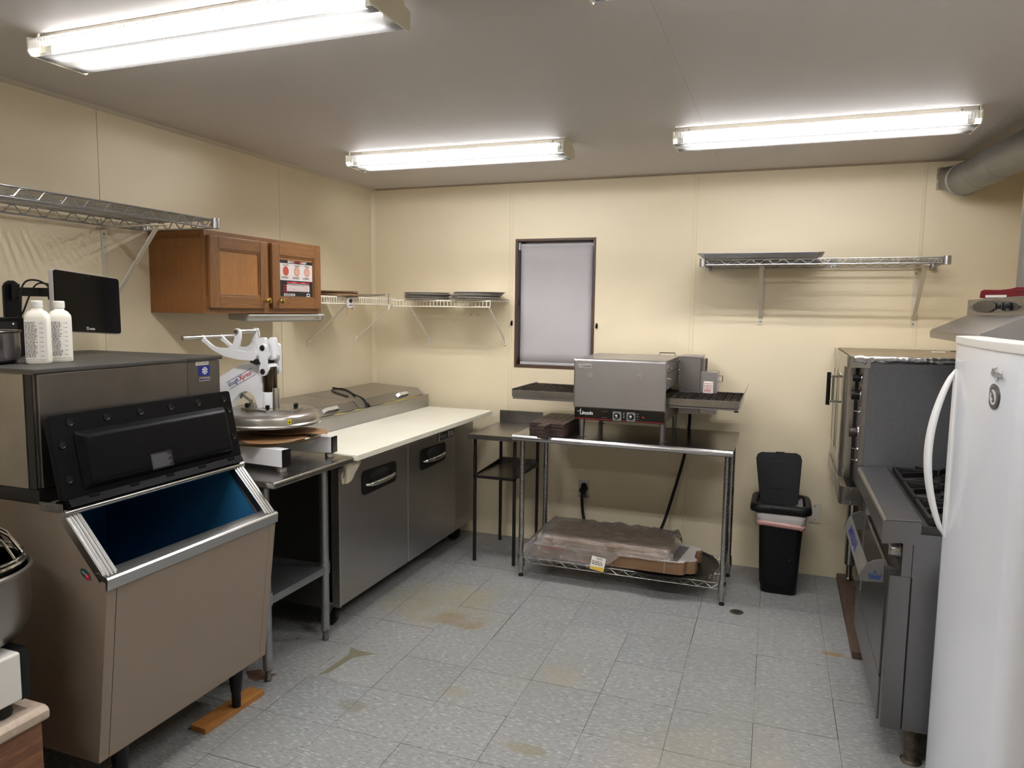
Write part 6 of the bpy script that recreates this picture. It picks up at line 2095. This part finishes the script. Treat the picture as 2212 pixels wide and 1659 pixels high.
# ------------------------------------------------------------------ range hood, flue pipe and duct
t = thing('range_hood', 'steel range hood with an oval control plate above the refrigerator top', 'hood', (3.8, -1.45, 1.49))
HY0, HY1 = -1.865, -1.02
M_hd = steel('hood_steel', '#8f8a83', .32, stretch=(1, 40, 1), amt=.3, sc=3)
hs = [(3.456, 1.497), (3.454, 1.522), (3.460, 1.533), (3.592, 1.597), (3.592, 1.664), (4.115, 1.664), (4.115, 1.55), (4.10, 1.497)]
build(MB().prism(hs, 'xz', HY0 + .002, HY1 - .002), 'hood_shell', M_hd, t, bevel=.002)
for y0, y1 in ((HY0, HY0 + .0018), (HY1 - .0018, HY1)):
    build(MB().prism(hs, 'xz', y0, y1), 'end_panel', steel('hood_end_steel', '#b4b1ab', .35), t, smooth=False)
yc, zc = -1.425, 1.630
op = build(MB().prism([(yc + .355 * math.cos(2 * PI * k / 48), zc + .0235 * math.sin(2 * PI * k / 48)) for k in range(48)], 'yz', 3.590, 3.5925), 'control_plate', mat('control_grey', '#55524d', .35, .5), t, smooth=False)
op.location.x -= .0008
build(MB().lathe([(0, -.006), (.145, -.0055), (.155, -.003), (.160, 0)], (3.5905, -1.335, zc + .002), 'x', 40, ell=(1, .135)), 'light_dome', mat('dome_grey', '#6a6761', .25, .3), op)
build(MB().lathe([(.150, -.0065), (.172, -.0075), (.176, -.004), (.172, 0), (.150, 0)], (3.5905, -1.335, zc + .002), 'x', 40, ell=(1, .135)), 'dome_ring', M_black_plastic, op)
for y in (-1.60, -1.685):
    kb = build(MB().lathe([(0, -.026), (.010, -.026), (.012, -.022), (.013, -.010), (.022, -.008), (.022, 0), (0, 0)], (3.5903, y, zc), 'x', 16, ell=(1, .7)), 'knob', M_black_plastic, op)
    build(MB().bar((3.563, y, zc - .012), (3.563, y, zc + .012), .004, .010), 'knob_grip', M_black_plastic, kb)
build(MB().lathe([(0, 1.6642), (.006, 1.6645), (.006, 1.672), (.003, 1.676), (0, 1.677)], (3.63, -1.13, 0), n=12), 'bolt', M_screw, t)
t = thing('flue_pipe', 'grey galvanised flue duct rising from the hood and running to the far wall', 'duct', (3.8, -.6, 2.3))
M_dct = steel('duct_galvanised', '#9a9a94', .5, amt=.35, sc=6)
build(MB().prism([(-1.44, 1.6645), (-1.14, 1.6645), (-1.17, 1.715), (-1.41, 1.715)], 'yz', 3.74, 3.96), 'base_box', M_dct, t, bevel=.002)
A, B_, Cc = Vector((3.705, -.145, 2.318)), Vector((3.805, -1.00, 2.318)), Vector((3.82, -1.14, 1.7155))
build(MB().tube([A, B_], .083, 32), 'duct', M_dct, t)
el = smooth_path([B_ + (A - B_).normalized() * .001, B_ + Vector((.010, -.085, -.016)), B_ + Vector((.014, -.132, -.075)), Vector((3.82, -1.14, 2.16))], 4)
build(MB().tube(el, .0835, 32), 'elbow', M_dct, t)
build(MB().cyl((3.82, -1.14, 2.16), Cc, .083, n=32), 'riser', M_dct, t)
dd = (B_ - A).normalized()
build(MB().tube([A - dd * .004, A + dd * .016], .0885, 32), 'collar', mat('duct_collar', '#b0ad9f', .45, .6), t)
for f in (.30, .62):
    p = A.lerp(B_, f)
    build(MB().tube([p, p + dd * .006], .0842, 32), 'seam_ring', M_dct, t)
sq = [Vector((3.665 + x, -.030, 2.350 + z)) for x, z in rrect(.105, .108, .006, 7)]
k = len(sq)
ax = Vector((dd.y, -dd.x, 0)).normalized() * -1
rg0 = [Vector((3.665 + x, -.002, 2.350 + z)) for x, z in rrect(.105, .108, .006, 7)]
rg2 = [A - dd * .004 + Vector((.083 * math.cos(2 * PI * (j + .5) / k), 0, .083 * math.sin(2 * PI * (j + .5) / k))) for j in range(k)]
build(MB().ring_faces([rg0, sq, rg2], cap0=True, cap1=True), 'transition', M_dct, t, angle=25)
build(MB().prism(rrect(.120, .124, .004, 3, 3.664, 2.350), 'xz', -.0035, -.0003), 'rusty_flange', mat('rusty_foam', '#8d6a3e', .8, vary=(40, .9), color2='#c9c4b6'), t, smooth=False)
t = thing('red_tool', 'small dark red handheld tool lying on the steel hood', 'tool', (3.66, -1.30, 1.6645))
M_red = mat('dark_red_plastic', '#70101d', .35)
tm = Matrix.Translation((3.655, -1.31, 1.6645)) @ Matrix.Rotation(R(-42), 4, 'Z')
pl = [(-.085, .002), (-.082, .030), (-.070, .036), (-.01, .034), (.03, .038), (.055, .044), (.080, .044), (.082, .010), (.05, .004)]
build(MB().prism(pl, 'xz', -.018, .018).xf(tm), 'body', M_red, t, bevel=.004)
build(MB().box(-.06, .02, -.0195, -.0185, .004, .014).xf(tm), 'label', M_paper, t, smooth=False)
build(MB().box(.050, .083, -.019, .019, .022, .032).xf(tm), 'jaw', mat('darker_red', '#5a0c16', .4), t, bevel=.002)

# ------------------------------------------------------------------ mixer on its laminate topped stand
t = thing('mixer_stand', 'low wooden stand with rounded laminate top beside the ice bin', 'stand', (.6, -3.8, 0))
M_lam = mat('speckled_laminate', '#b8a999', .4, vary=(45, .8), color2='#9f8d7c')
M_cedar = wood('cedar_panel', '#8d6244', '#53331f', 'y', .6, scale=6, amt=.9, coat=0, dist=.6)
SXX, SYY = .985, -3.345
mb = MB().prism([(.02, .450), (.02, .490), (SXX - .018, .490), (SXX - .006, .486), (SXX, .476), (SXX, .450)], 'xz', -4.40, SYY)
build(mb, 'top', M_lam, t, bevel=.010, seg=3)
build(MB().box(SXX - .045, SXX - .022, -4.38, SYY - .012, .0, .449), 'front_panel', M_cedar, t, bevel=.002)
build(MB().box(.03, SXX - .0455, SYY - .036, SYY - .013, .0, .449), 'end_panel', M_cedar, t, bevel=.002)
t = thing('spiral_mixer', 'white dough mixer with steel bowl and wire guard on the laminate stand', 'mixer', (.65, -3.6, .4905))
M_mw = mat('mixer_white', '#dedcd6', .35, coat=.3)
build(MB().box(.34, .957, -3.80, -3.400, .527, .662), 'base', M_mw, t, bevel=.008, seg=3)
build(MB().box(.36, .950, -3.3995, -3.372, .522, .664), 'side_box', mat('dark_green_black', '#0b100f', .4, spec=.3), t, bevel=.004)
for x, y in ((.91, -3.44), (.40, -3.44), (.91, -3.76), (.40, -3.76)):
    build(MB().lathe([(0, .4905), (.034, .4905), (.036, .497), (.030, .5265), (0, .5265)], (x, y, 0), n=20), 'foot', M_rubber, t)
bc = (.770, -3.455)
r_ = .185
bw = build(MB().lathe([(0, .664), (r_ * .62, .664), (r_ * .85, .682), (r_ * .96, .715), (r_, .76), (r_, .862), (r_ + .007, .866), (r_ + .008, .874), (r_ + .001, .878), (r_ - .005, .872), (r_ - .006, .76), (r_ * .8, .69), (0, .68)], (bc[0], bc[1], 0), n=48), 'bowl', mat('mixer_bowl_steel', '#a39e97', .3, 1.0, vary=(3, .2), color2='#8a857e'), t)
mb = MB()
n = 40
for z, rr, th in ((.892, r_ - .010, .006), (.905, r_ - .012, .004), (1.02, .060, .004)):
    mb.tube([(bc[0] + rr * math.cos(2 * PI * k / n), bc[1] + rr * math.sin(2 * PI * k / n), z) for k in range(n)], th, 8, loop=True)
for k in range(16):
    a = 2 * PI * k / 16 + .1
    mb.tube([(bc[0] + (r_ - .011) * math.cos(a), bc[1] + (r_ - .011) * math.sin(a), .895), (bc[0] + .14 * math.cos(a), bc[1] + .14 * math.sin(a), .955), (bc[0] + .06 * math.cos(a), bc[1] + .06 * math.sin(a), 1.02)], .0042, 6)
build(mb, 'wire_guard', M_chrome, t)
build(MB().lathe([(.165, .876), (.172, .879), (.172, .890), (.165, .890), (.165, .876)], (bc[0], bc[1], 0), n=40), 'guard_ring', M_black_plastic, t)
build(MB().cyl((bc[0], bc[1], .69), (bc[0], bc[1], 1.10), .022, n=20), 'spindle', M_chrome_dull, t)
build(MB().box(.34, .56, -3.72, -3.44, .6625, 1.10), 'column', M_mw, t, bevel=.012)
build(MB().box(.34, .86, -3.70, -3.46, 1.1005, 1.28), 'head', M_mw, t, bevel=.02, seg=3)
